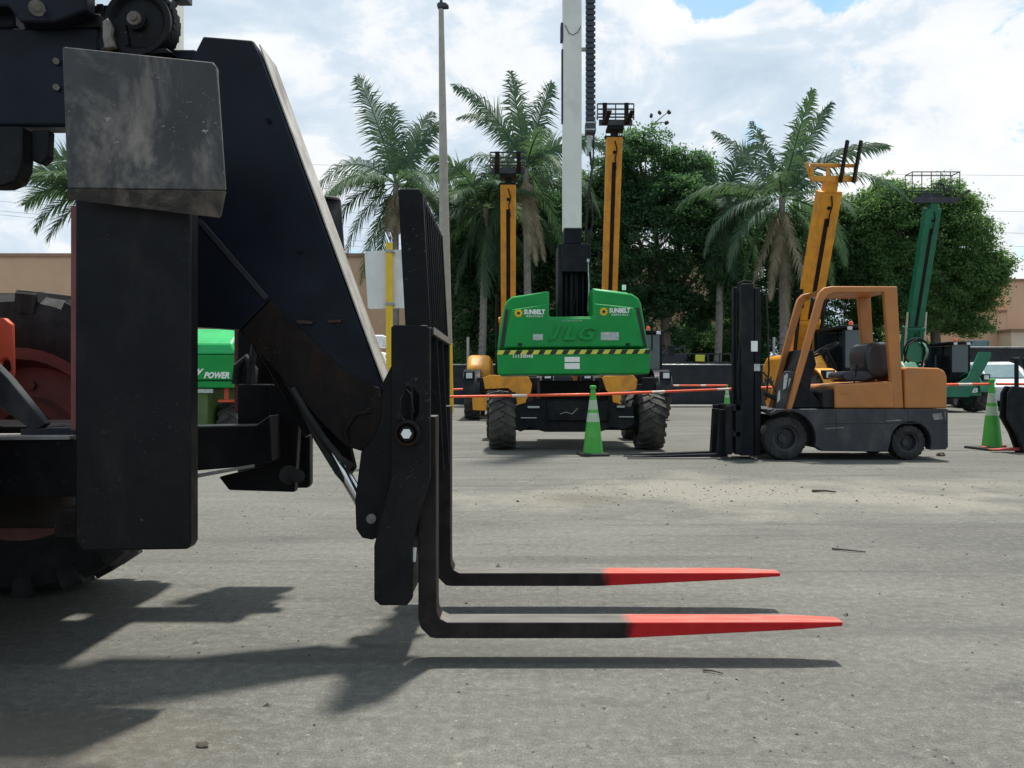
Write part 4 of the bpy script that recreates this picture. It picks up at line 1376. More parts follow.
# ------------------------------------------------------------------ cones and barrier bars
def cone_parts(T, h, b):
    mb = MB()
    c = b - .02
    mb.prism([(-b, -c), (-c, -b), (c, -b), (b, -c), (b, c), (c, b), (-c, b), (-b, c)], .0, .035, 'z')
    mb.build('base', 'hazard_black', T, bevel=.006)
    mb = MB()
    segs = [(.135, .036, 0), (.088, h * .52, 1), (.072, h * .66, 0), (.066, h * .71, 1), (.050, h * .86, 0), (.035, h * .98, 0)]
    for (r0, z0, c), (r1, z1, _) in zip(segs, segs[1:]):
        mb.cur = c
        mb.lathe((0, 0, 0), [(r0, z0), (r1, z1)], 'z', 24)
    mb.cur = 0
    mb.build('cone_body', ['cone_green', 'cone_white'], T)
    mb = MB()
    mb.cyl((0, 0, h * .981), (0, 0, h * 1.06), .036, .03, 16)
    mb.lathe((0, 0, h * 1.06), [(.045, -.02), (.045, .012), (.02, .02), (0, .02)], 'z', 16)
    mb.build('bar_holder', 'cone_green', T)


def cone(label, X, Y, h, rz=.2, b=.19):
    T = thing('traffic_cone', label, 'traffic cone', (X, Y, 0), rz, 'green traffic cones of the barrier')
    cone_parts(T, h, b)
    return T


def bar_between(label, p0, p1, group, w0=.0, n=None, r=.019):
    p0, p1 = Vector(p0), Vector(p1)
    L = (p1 - p0).length
    mb = MB()
    pos, k = 0.0, 0
    while pos < L:
        ln = .85 if k % 2 == 0 else .2
        e = min(L, pos + ln)
        mb.cur = k % 2
        rr = r if (k // 2) % 2 == 0 else r * .86
        mb.cyl(p0 + (p1 - p0) * (pos / L), p0 + (p1 - p0) * (e / L), rr, n=12)
        pos, k = e, k + 1
    O = (p0 + p1) / 2
    ob = mb.build('barrier_bar', ['bar_orange', 'bar_white'], None, origin=O)
    tag(ob, label, 'barrier bar', group)
    return ob


cone('green traffic cone with two pale bands in front of the green boom lift', wx(593, 10.25), 10.25, .86, .1)
cone('green traffic cone with the widest pale band, between forklift and black fork carriage', wx(992, 11.2), 11.2, .95, .1, .26)
cone('small distant green cone just left of the forklift mast', wx(727, 28.5), 28.5, .86, .5)
cone('green traffic cone behind the telehandler fork carriage', wx(400, 10.1), 10.1, .80, .4)
cone('green traffic cone behind the forklift mast', wx(753, 11.1), 11.1, .88, .4)
BG = 'orange and white barrier bars'
c1 = P(593, 394.5, 10.25); c0 = P(401, 397.5, 10.1); c2 = P(755, 388, 11.1); c3 = P(993, 384, 11.2)
bar_between('orange and white bar running from the boom lift cone left to the fork carriage', c1 + Vector((-.03, 0, 0)), c0, BG)
bar_between('orange and white bar from the boom lift cone right to the forklift mast', c1 + Vector((.03, 0, 0)), c2, BG)
bar_between('orange and white bar passing behind the forklift seat', c2 + Vector((.03, 0, 0)), c3 + Vector((-.05, 0, 0)), BG, r=.02)
bar_between('orange and white bar right of the cone, beside the silver car', c3 + Vector((.05, 0, 0)), P(1210, 385, 11.3), BG)
bar_between('thin distant bar ending at the small far cone', P(727, 385.5, 28.5), P(600, 385.5, 27.5), BG, r=.035)
bar_between('thin distant bar by the yellow base of the light pole', P(452, 389.5, 26.0), P(590, 384.5, 27.0), BG, r=.03)


# ------------------------------------------------------------------ fork carriage lying at the right edge
def loose_carriage():
    D = 10.6
    O = Vector((wx(1030, D), D + .5, 0))
    T = thing('fork_attachment', 'black fork carriage with red forks standing on the ground at the right edge', 'fork carriage', O)

    def B(mb, name, mats, parent=T, **kw):
        return mb.build(name, mats, parent, origin=O, **kw)
    y0, y1 = D, D + .2
    pl = TR([(1009.0, 393), (1013.0, 386), (1031.0, 388), (1045.0, 420), (1049.0, 455), (1035.0, 461), (1026.0, 459), (1017.0, 434), (1008.0, 418)], D)
    mb = MB()
    mb.prism(pl, y0, y0 + .05)
    mb.prism(pl, y1 - .05, y1)
    for q in ([(1013.0, 392), (1029.0, 394), (1032.0, 402), (1015.0, 400)], [(1027.0, 440), (1043.0, 442), (1045.0, 455), (1031.0, 457)]):
        mb.prism(TR(q, D), y0 + .051, y1 - .051)
    ca = B(mb, 'carriage', 'mast_black', bevel=.01)
    mb = MB()
    for a, b in (((1016.5, 390), (1016.5, 359)), ((1029.0, 392), (1024.0, 358))):
        for yy in (y0 + .03, y1 - .03):
            mb.bar(P(a[0], a[1], yy), P(b[0], b[1], yy), .05, .03, up=(0, 1, 0))
    mb.bar(P(1011.5, 359, y0 + .03), P(1019, 358, y1 - .03), .03, .03)
    B(mb, 'backrest', 'mast_black', bevel=.005)
    for yy, a in ((y0 + .06, 996), (y0 + .5, 1006)):
        mb = MB()
        mb.prism([(wx(a, D), .03), (wx(1030, D), .025), (wx(1030, D), .07), (wx(a, D), .045)], yy, yy + .12)
        B(mb, 'fork', 'fork_red_ground', bevel=.004)


loose_carriage()


# ------------------------------------------------------------------ silver car
def car():
    X0, Y0 = wx(1020, 27.0), 27.0
    T = thing('parked_car', 'silver car facing the yard at the right edge', 'car', (X0, Y0, 0), R(-12))
    prof = [(-.05, .35), (-.1, .6), (.0, .88), (.25, .98), (1.15, 1.12), (1.95, 1.70), (2.5, 1.80), (3.9, 1.76), (4.55, 1.2), (4.65, .7), (4.6, .35)]
    xs = [(-.94, .0), (-.90, .0), (.90, .0), (.94, .0)]
    mb = MB()
    n = len(prof)
    rows = []
    for x, ins in ((-.93, 0), (-.60, 1), (.60, 1), (.93, 0)):
        row = []
        for y, z in prof:
            xx = x
            if z > 1.15 and ins == 0: xx = x * .80
            yy = y + (.12 if ins == 0 and y < .3 else 0)
            zz = z - (.05 if ins == 0 and z > 1.15 else .03 if ins == 0 and z > .8 else 0)
            row.append((xx, yy, zz))
        rows.append(row)
    vs = [p for r in rows for p in r]
    fs = []
    for i in range(3):
        for j in range(n - 1):
            fs.append((i * n + j, i * n + j + 1, (i + 1) * n + j + 1, (i + 1) * n + j))
        fs.append((i * n + n - 1, i * n, (i + 1) * n, (i + 1) * n + n - 1))
    fs += [tuple(range(n)), tuple(range(4 * n - 1, 3 * n - 1, -1))]
    mb.add(vs, fs)
    body = mb.build('body', 'car_silver', T, bevel=.05, seg=3)
    mb = MB()
    v = [(-.62, 1.20, 1.175), (.62, 1.20, 1.175), (.54, 1.88, 1.665), (-.54, 1.88, 1.665)]
    v = [(x, y - .012, z + .016) for x, y, z in v]
    mb.add(v + [(x, y + .01, z - .012) for x, y, z in v], [(0, 1, 2, 3), (4, 7, 6, 5), (0, 4, 5, 1), (1, 5, 6, 2), (2, 6, 7, 3), (3, 7, 4, 0)])
    mb.build('windscreen', 'glass_pale', T)
    for s in (-1, 1):
        mb = MB()
        mb.prism([(1.55, 1.18), (2.1, 1.58), (3.6, 1.58), (4.1, 1.2)], s * .90, s * .765, 'x')
        mb.build('side_window', 'glass_dark', T)
        mb = MB()
        mb.box(s * .72 - .17, s * .72 + .17, -.02, .12, .72, .86)
        mb.build('headlight', 'lamp_lens', T, bevel=.03)
        mb = MB()
        mb.box(s * 1.0 - .1, s * 1.0 + .1, 1.35, 1.5, 1.08, 1.24)
        mb.build('mirror', 'mast_black', T, bevel=.03)
        for y in (.85, 3.6):
            wheel(T, (s * .80, y, .33), .33, .22, .21, 'galvanised', 'rubber', 'x', 24, lug_h=.006, side=s)
    mb = MB()
    mb.box(-.5, .5, -.13, -.05, .42, .56)
    mb.box(-.42, .42, -.12, -.06, .66, .76)
    mb.build('grille', 'mast_black', T, bevel=.01)


car()


# ------------------------------------------------------------------ white utility truck behind the carriage
def utility_truck():
    D = 24.0
    O = Vector((wx(372, D), D, 0))
    T = thing('utility_truck', 'white utility truck partly seen left of the fork carriage', 'truck', O)
    mb = MB()
    mb.box(-2.6, .6, 0, 1.9, .5, 1.25)
    mb.box(-2.6, -.5, 0.05, 1.85, 1.251, 2.2)
    bd = mb.build('body', 'white_paint', T, bevel=.04)
    mb = MB()
    mb.prism([(-.45, 1.251), (.55, 1.251), (.35, 1.95), (-.4, 1.97)], .06, 1.84)
    cab = mb.build('cab', 'white_paint', T, bevel=.05)
    mb = MB()
    mb.prism([(-.35, 1.30), (.45, 1.30), (.30, 1.84), (-.32, 1.86)], .045, .058)
    mb.prism([(.565, 1.28), (.58, 1.28), (.40, 1.86), (.385, 1.86)], .2, 1.7)
    mb.build('window', 'glass_pale', cab)
    mb = MB()
    mb.box(-.2, .32, .3, 1.2, 2.12, 2.5)
    mb.box(-.05, .1, .5, 1.0, 1.972, 2.119)
    mb.build('roof_bucket', 'white_paint', T, bevel=.05)
    for x in (-2.0, .1):
        for y, s in ((.12, -1), (1.78, 1)):
            wheel(T, (x, y, .4), .4, .24, .24, 'galvanised', 'rubber', 'y', 22, lug_h=.01, side=s)


utility_truck()


# ------------------------------------------------------------------ light pole, sign, fence
D = 25.6
O = Vector((wx(447, D), D, 0))
T = thing('light_pole', 'tall concrete light pole with yellow foot behind the fork carriage', 'light pole', O)
lean = Vector((-.0145, 0, 1)).normalized()
mb = MB()
mb.tube([lean * z for z in np.linspace(2.3, 13.4, 12)], .21, 14, .085)
mb.build('pole', 'concrete_pole', T)
mb = MB()
mb.tube([lean * z for z in (0, 1.1, 2.298)], .225, 14, .212)
mb.build('painted_foot', 'signal_yellow', T)
mb = MB()
e = lean * 13.4
mb.lathe(e, [(.085, 0), (.05, .3), (.03, .42), (.06, .5), (.2, .62), (.22, .85), (.16, 1.0), (0, 1.02)], 'z', 14)
mb.prism([(e.x - .14, e.z + .12), (e.x - .1, e.z + .2), (e.x + .16, e.z + .2), (e.x + .26, e.z + .1), (e.x + .24, e.z + .05), (e.x - .1, e.z + .03)], e.y - .1, e.y + .1)
mb.build('lamp_head', 'dark_metal', T, bevel=.02)

D = 9.0
O = Vector((wx(390, D), D, 0))
T = thing('sign_post', 'white sign seen from its blank back on a yellow post', 'sign', O)
mb = MB()
mb.cyl((0, 0, 0), (-.01, 0, wz(243, D)), .04, n=16)
mb.build('post', 'signal_yellow', T)
mb = MB()
mb.prism([(x - O.x, z) for x, z in TR([(363.5, 252), (365, 250.5), (404, 248.5), (406.5, 249.5), (408, 306), (407, 307.5), (369, 308.5), (367, 307)], D)], .055, .062)
pn = mb.build('panel', 'sign_back', T)
mb = MB()
for y in (251.5, 304):
    mb.box(-.05, .05, -.046, .056, wz(y + 1.2, D), wz(y - 1.2, D))
mb.build('clamp', 'galvanised', T)

FG = 'sections of the screened yard fence'
def fence(label, x0, x1, y, h, extra=0.0):
    T = thing('screen_fence', label, 'fence', ((x0 + x1) / 2, y, 0), 0, FG)
    a, b = x0 - (x0 + x1) / 2, x1 - (x0 + x1) / 2
    n = max(2, int((b - a) / 1.6))
    xs = np.linspace(a, b, n)
    vs = []
    for i, x in enumerate(xs):
        o = .03 * math.sin(i * 1.7) + .02 * math.sin(i * .6)
        vs += [(x, o, .03), (x, o * .4, h - .03)]
    vs += [(x, y_ + .012, z) for x, y_, z in vs]
    mb = MB()
    m = 2 * n
    fs = []
    for i in range(n - 1):
        fs += [(2 * i, 2 * i + 2, 2 * i + 3, 2 * i + 1), (m + 2 * i, m + 2 * i + 1, m + 2 * i + 3, m + 2 * i + 2),
               (2 * i + 1, 2 * i + 3, m + 2 * i + 3, m + 2 * i + 1), (2 * i, m + 2 * i, m + 2 * i + 2, 2 * i + 2)]
    fs += [(0, 1, m + 1, m), (2 * n - 2, m + 2 * n - 2, m + 2 * n - 1, 2 * n - 1)]
    mb.add(vs, fs)
    mb.build('screen', 'screen_cloth', T)
    mb = MB()
    mb.cyl((a, -.02, h + .01), (b, -.02, h + .01), .028, n=10)
    mb.build('top_rail', 'galvanised', T)
    k = max(2, int((b - a) / 3.2) + 1)
    for x in np.linspace(a + .05, b - .05, k):
        mb = MB()
        mb.cyl((x, .07, 0), (x, .07, h + extra), .03, n=10)
        mb.build('post', 'galvanised' if extra else 'dark_metal', T)


fence('long dark screened fence with a pale top rail behind the boom lift', -26, 17.6, 32.0, 1.74)
fence('taller dark screened fence behind the silver car', 17.7, 34, 32.6, 2.5)
for px, lab in ((468, 'thin pale pole standing by the fence left of the boom lift'), (774, 'thin pale pole standing by the fence behind the forklift cowl')):
    mb = MB()
    mb.tube([(0, 0, 0), (0, 0, wz(338, 31.8))], .07 * .8, 10)
    mb.lathe((0, 0, wz(338, 31.8)), [(.06, 0), (.05, .03), (0, .04)], 'z', 10)
    o = mb.build('fence_pole', 'galvanised')
    o.location = (wx(px, 31.8), 31.8, 0)
    tag(o, lab, 'pole', 'thin poles along the fence')

# flatbed trailer beyond the fence
D = 34.5
T = thing('flatbed_trailer', 'grey flatbed trailer with a small yellow box standing beyond the fence', 'trailer', (wx(697, D), D + 1, 0))
mb = MB()
mb.box(-2.2, 2.2, -1.0, 1.0, 1.75, 1.95)
for i in range(9):
    mb.box(-2.15 + i * .52, -2.07 + i * .52, -1.03, -1.001, 1.62, 2.3)
mb.bar((-2.2, -1.02, 2.3), (2.2, -1.02, 2.3), .04, .05)
mb.build('bed', 'charcoal', T)
mb = MB()
mb.box(-.1, .3, -1.2, -1.04, 1.95, 2.25)
mb.build('toolbox', 'hazard_yellow', T, bevel=.02)
mb = MB()
mb.tube([(-1.6, -.6, 2.1), (-1.2, -.7, 2.6), (-.8, -.7, 2.5), (-.5, -.6, 2.7), (-.4, -.6, 2.1)], .06, 8)
mb.box(-1.5, -.5, -.6, .4, 1.951, 2.35)
mb.build('load', 'dark_metal', T, bevel=.03)
for x in (-1.5, 1.5):
    for y, s in ((-.8, -1), (.8, 1)):
        wheel(T, (x, y, .42), .42, .24, .25, 'galvanised', 'rubber', 'y', 22, lug_h=.01, side=s)


# ------------------------------------------------------------------ buildings
T = thing('building', 'long flat roofed tan building behind the palms', 'building', (-18, 50, 0))
mb = MB()
mb.box(-60, 34, 0, 14, 0, wz(257, 50))
mb.build('wall', 'stucco_tan', T)
mb = MB()
mb.box(-60.1, 34.1, -.12, 14.1, wz(257, 50) + .002, wz(253.5, 50))
mb.build('roof_coping', 'cornice_brown', T)
for i in range(8):
    mb = MB()
    x = -52 + i * 10.5
    mb.box(x, x + 2.2, -.06, .08, 1.0, 3.4)
    w = mb.build('window', 'cornice_brown', T)
    mb = MB()
    mb.box(x + .12, x + 2.08, -.075, -.062, 1.12, 3.28)
    mb.build('pane', 'glass_dark', w)

D = 46
T = thing('building', 'peach stucco building with stepped roofline behind the silver car', 'building', (wx(1000, D), D, 0))
mb = MB()
mb.box(-2.4, .4, 0, 10, 0, wz(312, D))
mb.box(.41, 22, -.0, 12, 0, wz(281, D))
mb.build('wall', 'stucco_peach', T)
mb = MB()
mb.box(-.1, 22, -1.2, -.01, 0, wz(333, D))
mb.build('front_wing', 'stucco_light', T)
mb = MB()
mb.box(-.2, 22, -1.35, -.012, wz(333, D) + .002, wz(330.5, D))
mb.box(-2.5, .38, -.1, 10.1, wz(312, D) + .002, wz(310, D))
mb.box(.39, 22, -.12, 12.1, wz(281, D) + .002, wz(279, D))
mb.build('cornice', 'cornice_brown', T)
mb = MB()
mb.box(-1.9, -.6, -.05, .05, wz(352, D), wz(340, D))
w = mb.build('window', 'decal_grey', T)
mb = MB()
mb.box(-1.8, -.7, -.07, -.052, wz(351, D), wz(341, D))
mb.build('pane', 'glass_pale', w)


# ------------------------------------------------------------------ trees
def leaves_mesh(name, pts, nrm, size, mname, parent, origin):
    n = len(pts)
    a = RNG.normal(size=(n, 3))
    t = np.cross(nrm, a)
    t /= np.linalg.norm(t, axis=1)[:, None] + 1e-9
    b = np.cross(nrm, t)
    s = size * RNG.uniform(.6, 1.25, n)[:, None]
    v = np.empty((n, 4, 3))
    v[:, 0] = pts - t * s
    v[:, 1] = pts + b * s * .48 - nrm * s * .12
    v[:, 2] = pts + t * s
    v[:, 3] = pts - b * s * .48 - nrm * s * .12
    v = v.reshape(-1, 3) - np.array(origin)
    me = bpy.data.meshes.new(name)
    me.vertices.add(4 * n)
    me.vertices.foreach_set('co', v.ravel())
    me.loops.add(4 * n)
    me.loops.foreach_set('vertex_index', np.arange(4 * n))
    me.polygons.add(n)
    me.polygons.foreach_set('loop_start', np.arange(0, 4 * n, 4))
    me.polygons.foreach_set('loop_total', np.full(n, 4))
    me.update(calc_edges=True)
    me.materials.append(M[mname])
    o = bpy.data.objects.new(name, me)
    COL.objects.link(o)
    o.parent = parent
    return o


def broadleaf(label, px, D, lobes, n, size, mname, group='broadleaf trees beyond the fence', twig=False, trunk_r=.28):
    """lobes: (px, py, rx_px, ry_px, depth offset) of each mass of the crown, given at distance D"""
    O = Vector((wx(px, D), D, 0))
    T = thing('broadleaf_tree', label, 'tree', O, 0, group)
    k = D / F
    L = [(wx(a, D), D + dd, wz(b, D), rx * k, min(rx, ry) * k * .9, ry * k) for a, b, rx, ry, dd in lobes]
    sub = []
    for l in L:
        sub.append((l[0], l[1], l[2], l[3] * .78, l[4] * .78, l[5] * .78))
        for _ in range(8):
            q = RNG.normal(size=3)
            q[2] = q[2] * .8 + .25
            q /= np.linalg.norm(q)
            f = RNG.uniform(.26, .44)
            sub.append((l[0] + q[0] * l[3] * .74, l[1] + q[1] * l[4] * .74, l[2] + q[2] * l[5] * .74, l[3] * f, l[4] * f, l[5] * f))
    area = np.array([l[3] * l[5] for l in sub])
    area = area / area.sum()
    P_, N_ = [], []
    for l, fr in zip(sub, area):
        m = int(n * fr)
        nc = max(10, m // 60)
        d = RNG.normal(size=(nc, 3))
        d /= np.linalg.norm(d, axis=1)[:, None]
        rad = np.clip(RNG.normal(.86, .17, nc), .25, 1.08)
        cc = np.array(l[:3]) + d * rad[:, None] * np.array(l[3:])
        idx = RNG.integers(0, nc, m)
        sg = RNG.uniform(.12, .3, nc)
        off = np.clip(RNG.normal(size=(m, 3)), -1.7, 1.7) * sg[idx][:, None] * np.array([1.15, 1.15, .62])
        p = cc[idx] + off
        nn = d[idx] * .5 + RNG.normal(size=(m, 3)) * .55 + np.array([0, 0, .55])
        nn /= np.linalg.norm(nn, axis=1)[:, None]
        keep = p[:, 2] > .6
        P_.append(p[keep]); N_.append(nn[keep])
    leaves_mesh('crown', np.vstack(P_), np.vstack(N_), size, mname, T, O)
    mb = MB()
    zt = min(l[2] for l in L) + .3
    zt = max(2.2, min(zt, 4.5))
    base = [O + Vector((0, 0, 0)), O + Vector((.1, 0, zt * .5)), O + Vector((0, .1, zt))]
    mb.tube(base, trunk_r * 1.2, 10, trunk_r * .75)
    for l in L:
        c = Vector(l[:3])
        s = O + Vector((0, .1, zt - .2))
        m_ = s.lerp(c, .5) + Vector((.2, .1, .35))
        mb.tube([s, m_, c, c + Vector((random.uniform(-.6, .6), 0, l[5] * .5))], trunk_r * .55, 8, .04)
        for _ in range(3):
            q = c + Vector((random.uniform(-1, 1) * l[3], random.uniform(-1, 1) * l[4], random.uniform(-.2, .9) * l[5])) * .8 - c * 0
            mb.tube([m_.lerp(c, .6), q], trunk_r * .2, 6, .02)
    mb.build('trunk', 'bark', T, origin=O)
    if twig:
        mb = MB()
        mb.tube([P(648, 130, D), P(657, 121, D), P(668, 112, D)], .03, 6, .02)
        mb.tube([P(655, 124, D), P(662, 122, D), P(667, 124, D)], .025, 6, .015)
        for a, b in ((652, 116), (660, 112.5), (669, 112), (666.5, 123.5)):
            for _ in range(3):
                c = P(a + random.uniform(-1, 1), b + random.uniform(-1, 1), D)
                mb.lathe(c, [(0, -.09), (.07, -.04), (.08, .02), (.04, .09), (0, .1)], 'z', 8)
        mb.build('bare_twig', 'twig', T, origin=O)
    return T


broadleaf('large dark green tree rising behind the taller yellow boom', 665, 38,
          [(640, 165, 42, 40, 0), (690, 195, 42, 44, .5), (655, 235, 66, 60, 0), (620, 200, 36, 60, .5), (600, 280, 48, 60, 0), (700, 275, 55, 55, .5), (655, 320, 70, 40, .5), (712, 225, 26, 32, 0)],
          150000, .085, 'leaf_dark', twig=True)
broadleaf('dark tree filling the gap between the light pole and the cream boom', 500, 39,
          [(462, 225, 34, 44, 0), (500, 215, 48, 46, 1), (555, 235, 50, 55, 1), (480, 262, 48, 48, .5), (590, 215, 36, 60, 1), (480, 230, 42, 52, 0), (545, 200, 40, 60, 0), (515, 270, 60, 55, .5), (470, 305, 42, 46, 0), (570, 290, 50, 55, .5), (520, 335, 90, 34, .5), (440, 285, 26, 40, 1)],
          210000, .085, 'leaf_dark')
broadleaf('light green rounded tree behind the green telehandler boom', 935, 40,
          [(890, 208, 38, 34, .2), (935, 212, 40, 32, 0), (860, 222, 30, 36, .4), (895, 232, 44, 42, 0), (950, 245, 46, 46, .3), (985, 280, 26, 40, .2), (925, 290, 62, 48, 0), (880, 285, 40, 50, 0), (965, 315, 38, 26, .4), (920, 205, 22, 18, .2)],
          185000, .082, 'leaf_light')
broadleaf('mid green tree between the fan palm and the leaning yellow boom', 815, 41,
          [(800, 260, 48, 50, 0), (850, 250, 42, 52, .3), (755, 280, 46, 52, 0), (830, 315, 60, 40, .4), (745, 225, 34, 36, .4), (770, 330, 60, 34, .5)],
          150000, .085, 'leaf_mid')


def undergrowth():
    n = 60000
    k = 44 / F
    x = RNG.uniform(-3.6, 25, n)
    hgt = 3.4 + 1.1 * np.sin(x * .7) + .6 * np.sin(x * 1.9 + 1)
    z = RNG.random(n) ** .8 * hgt + .1
    y = 44 + RNG.uniform(-.9, .9, n)
    nn = RNG.normal(size=(n, 3)) * .6 + np.array([0, -.3, .4])
    nn /= np.linalg.norm(nn, axis=1)[:, None]
    o = leaves_mesh('undergrowth', np.stack([x, y, z], 1), nn, .14, 'leaf_dark', None, (0, 0, 0))
    tag(o, 'dark low undergrowth filling the gaps beneath the trees', 'undergrowth', kind='stuff')


undergrowth()


# ------------------------------------------------------------------ palms
def frond(mb_v, mb_f, p0, d0, L, droop, wlen=.95, steps=76, limp=.5, twist=0.0):
    """one feather frond: curved midrib with two rows of drooping leaflets; twist turns the blade about its midrib"""
    p = np.array(p0, float)
    d = np.array(d0, float)
    d /= np.linalg.norm(d)
    ds = L / steps
    rib = []
    if twist > 50:        # upright frond: its blade spreads along the row of palms
        s_ = np.cross(d, [0, 0.02, 1.0])
        s_ /= np.linalg.norm(s_) + 1e-9
        twist = math.atan2(np.cross(s_, d)[0], s_[0]) + (twist - 100)
    for i in range(steps + 1):
        t = i / steps
        side = np.cross(d, [0, 0.02, 1.0])
        side /= np.linalg.norm(side) + 1e-9
        up = np.cross(side, d)
        a = twist * (1 - .15 * t)
        s2 = side * math.cos(a) + up * math.sin(a)
        rib.append((p.copy(), d.copy(), s2, np.cross(s2, d)))
        d = d + np.array([0, 0, -1.0]) * droop * ds * (0.25 + 1.5 * t)
        d /= np.linalg.norm(d)
        p = p + d * ds
    down = np.array([0, 0, -1.0])
    for i, (p, d, s, u) in enumerate(rib):
        t = i / steps
        w = .045 * (1 - t) + .008
        o = len(mb_v)
        if i < steps:
            q, d2, s2, u2 = rib[i + 1]
            mb_v += [p - s * w, p + s * w, q + s2 * w * .95, q - s2 * w * .95]
            mb_f.append((o, o + 1, o + 2, o + 3))
        if t < .10: continue
        ll = 1.08 * wlen * (math.sin(math.pi * min(1, (t * .86 + .12))) ** .55) * RNG.uniform(.7, 1.1)
        for sg in (-1, 1):
            if RNG.random() < .05: continue
            dirv = s * sg * (.9 - .3 * t) + d * (.5 + .6 * t) + u * RNG.uniform(-.15, .3) + down * .18 * limp
            dirv /= np.linalg.norm(dirv)
            bend = dirv + down * limp * RNG.uniform(.45, 1.0)
            bend /= np.linalg.norm(bend)
            m = p + dirv * ll * .45
            e = m + bend * ll * .55
            ww = d * .036
            o = len(mb_v)
            mb_v += [p - ww * .8, p + ww * .8, m + ww, m - ww, e]
            mb_f += [(o, o + 1, o + 2, o + 3), (o + 3, o + 2, o + 4)]


def palm(label, px, D, cpx, cpy, fronds, dead=(), L=4.5, tr=.17, extra=5, limp=.5, wlen=1.15):
    """fronds: (angle in degrees from straight up, clockwise as seen from the yard, length factor, droop)"""
    O = Vector((wx(px, D), D, 0))
    T = thing('palm_tree', label, 'palm', O, 0, 'palms along the yard fence')
    top = P(cpx, cpy, D)
    mb = MB()
    mb.tube([O + Vector((0, 0, 0)), O.lerp(top, .35) + Vector((.04, 0, 0)), O.lerp(top, .8), top], tr * 1.15, 14, tr * .72)
    n = int(top.z / .28)
    for i in range(n):
        c = O.lerp(top, (i + .5) / n)
        r = tr * (1.15 - .43 * (i + .5) / n)
        mb.lathe(c, [(r * .98, -.03), (r * 1.07, 0), (r * .98, .03)], 'z', 14)
    mb.build('trunk', 'palm_bark', T, origin=O)
    vs, fs = [], []
    for ang, lf, dr in fronds:
        a = R(ang)
        dep = RNG.uniform(-.35, .35)
        up_ = abs(math.cos(a))
        tw = 100 + RNG.uniform(-.5, .5) if math.cos(a) > .6 else R(RNG.uniform(-50, 50))
        frond(vs, fs, tuple(top), (math.sin(a), dep, math.cos(a)), L * lf, dr, wlen=wlen, limp=limp, twist=tw)
    for i in range(extra):
        a = RNG.uniform(0, 2 * math.pi)
        sgn = 1 if i % 2 else -1
        frond(vs, fs, tuple(top), (.6 * math.cos(a), sgn * (.5 + .5 * abs(math.sin(a))), RNG.uniform(.1, .8)), L * RNG.uniform(.75, .95), .35, wlen=wlen, limp=limp)
    mb = MB()
    mb.add(vs, fs)
    mb.build('crown', 'palm_leaf', T, origin=O, smooth=False)
    if dead:
        vs, fs = [], []
        for ang, lf, dr in dead:
            a = R(ang)
            frond(vs, fs, tuple(top - Vector((0, 0, .25))), (math.sin(a), RNG.uniform(-.45, -.1), math.cos(a)), L * lf, dr, wlen=.7, limp=1.0)
        mb = MB()
        mb.add(vs, fs)
        mb.build('dead_fronds', 'dead_frond', T, origin=O, smooth=False)
    return T


palm('palm with two tall upright fronds left of the light pole', 394, 36, 396, 184,
     [(-16, 1.18, .10), (-5, .95, .10), (17, 1.0, .12), (30, .8, .2), (-48, 1.2, .42), (-60, 1.15, .55), (-92, 1.05, .55), (-128, 1.05, .4), (-152, 1.1, .2), (-166, 1.1, .1), (60, 1.15, .36), (100, .9, .55), (145, .8, .4), (-74, 1.15, .45)],
     [(170, .5, .3), (-165, .45, .3), (155, .4, .3), (-175, .5, .2)], limp=1.0, extra=4)
palm('palm behind the shorter yellow boom with one brown hanging frond', 528, 35, 526, 168,
     [(-30, 1.1, .22), (-8, .95, .1), (14, 1.0, .08), (-62, 1.05, .5), (-85, 1.0, .6), (-110, .95, .5), (50, .9, .35), (85, 1.0, .5), (-140, 1.0, .3), (140, .9, .4), (-25, 1.0, .4)],
     [(174, 1.0, .03), (168, .95, .05), (178, .9, .05)], limp=1.15, wlen=1.0, extra=3)
palm('fan shaped palm with brown hanging fronds left of the leaning yellow boom', 783, 34, 782, 198,
     [(-34, .95, .14), (-12, .9, .1), (8, 1.0, .10), (22, 1.05, .12), (45, 1.1, .22), (60, 1.25, .3), (-62, 1.1, .3), (-85, 1.1, .5), (95, 1.0, .6), (115, 1.1, .5), (-110, 1.0, .5), (-140, .9, .4), (140, .9, .4)],
     [(172, 1.1, .05), (180, 1.2, .02), (-168, 1.0, .06), (-155, .9, .1)], limp=1.15, wlen=.92, extra=3)
palm('low palm in front of the large dark tree', 716, 37, 722, 205,
     [(-70, 1.2, .3), (-45, 1.0, .35), (-20, .8, .3), (20, .9, .3), (55, 1.0, .4), (90, 1.0, .5), (-95, 1.1, .4), (-130, 1.0, .4), (130, 1.0, .4), (170, .9, .2), (-165, .9, .2)],
     [], L=4.0, limp=.8)
palm('palm half hidden behind the black stabiliser leg', 96, 33, 96, 196,
     [(-48, 1.0, .5), (-70, 1.0, .5), (-95, 1.0, .5), (-120, .9, .4), (-30, .9, .4), (20, 1.0, .2), (60, 1.0, .4), (100, 1.0, .5), (140, .9, .3)],
     [], L=3.0)
palm('tall bushy palm between the light pole and the shorter yellow boom', 480, 36, 486, 208,
     [(-60, 1.0, .4), (-30, .9, .4), (10, .9, .4), (45, 1.0, .4), (80, 1.0, .5), (-85, 1.0, .5), (-115, 1.0, .4), (-150, 1.0, .3), (160, 1.0, .3), (125, 1.0, .4), (180, 1.0, .1)],
     [], L=4.2, limp=.9)


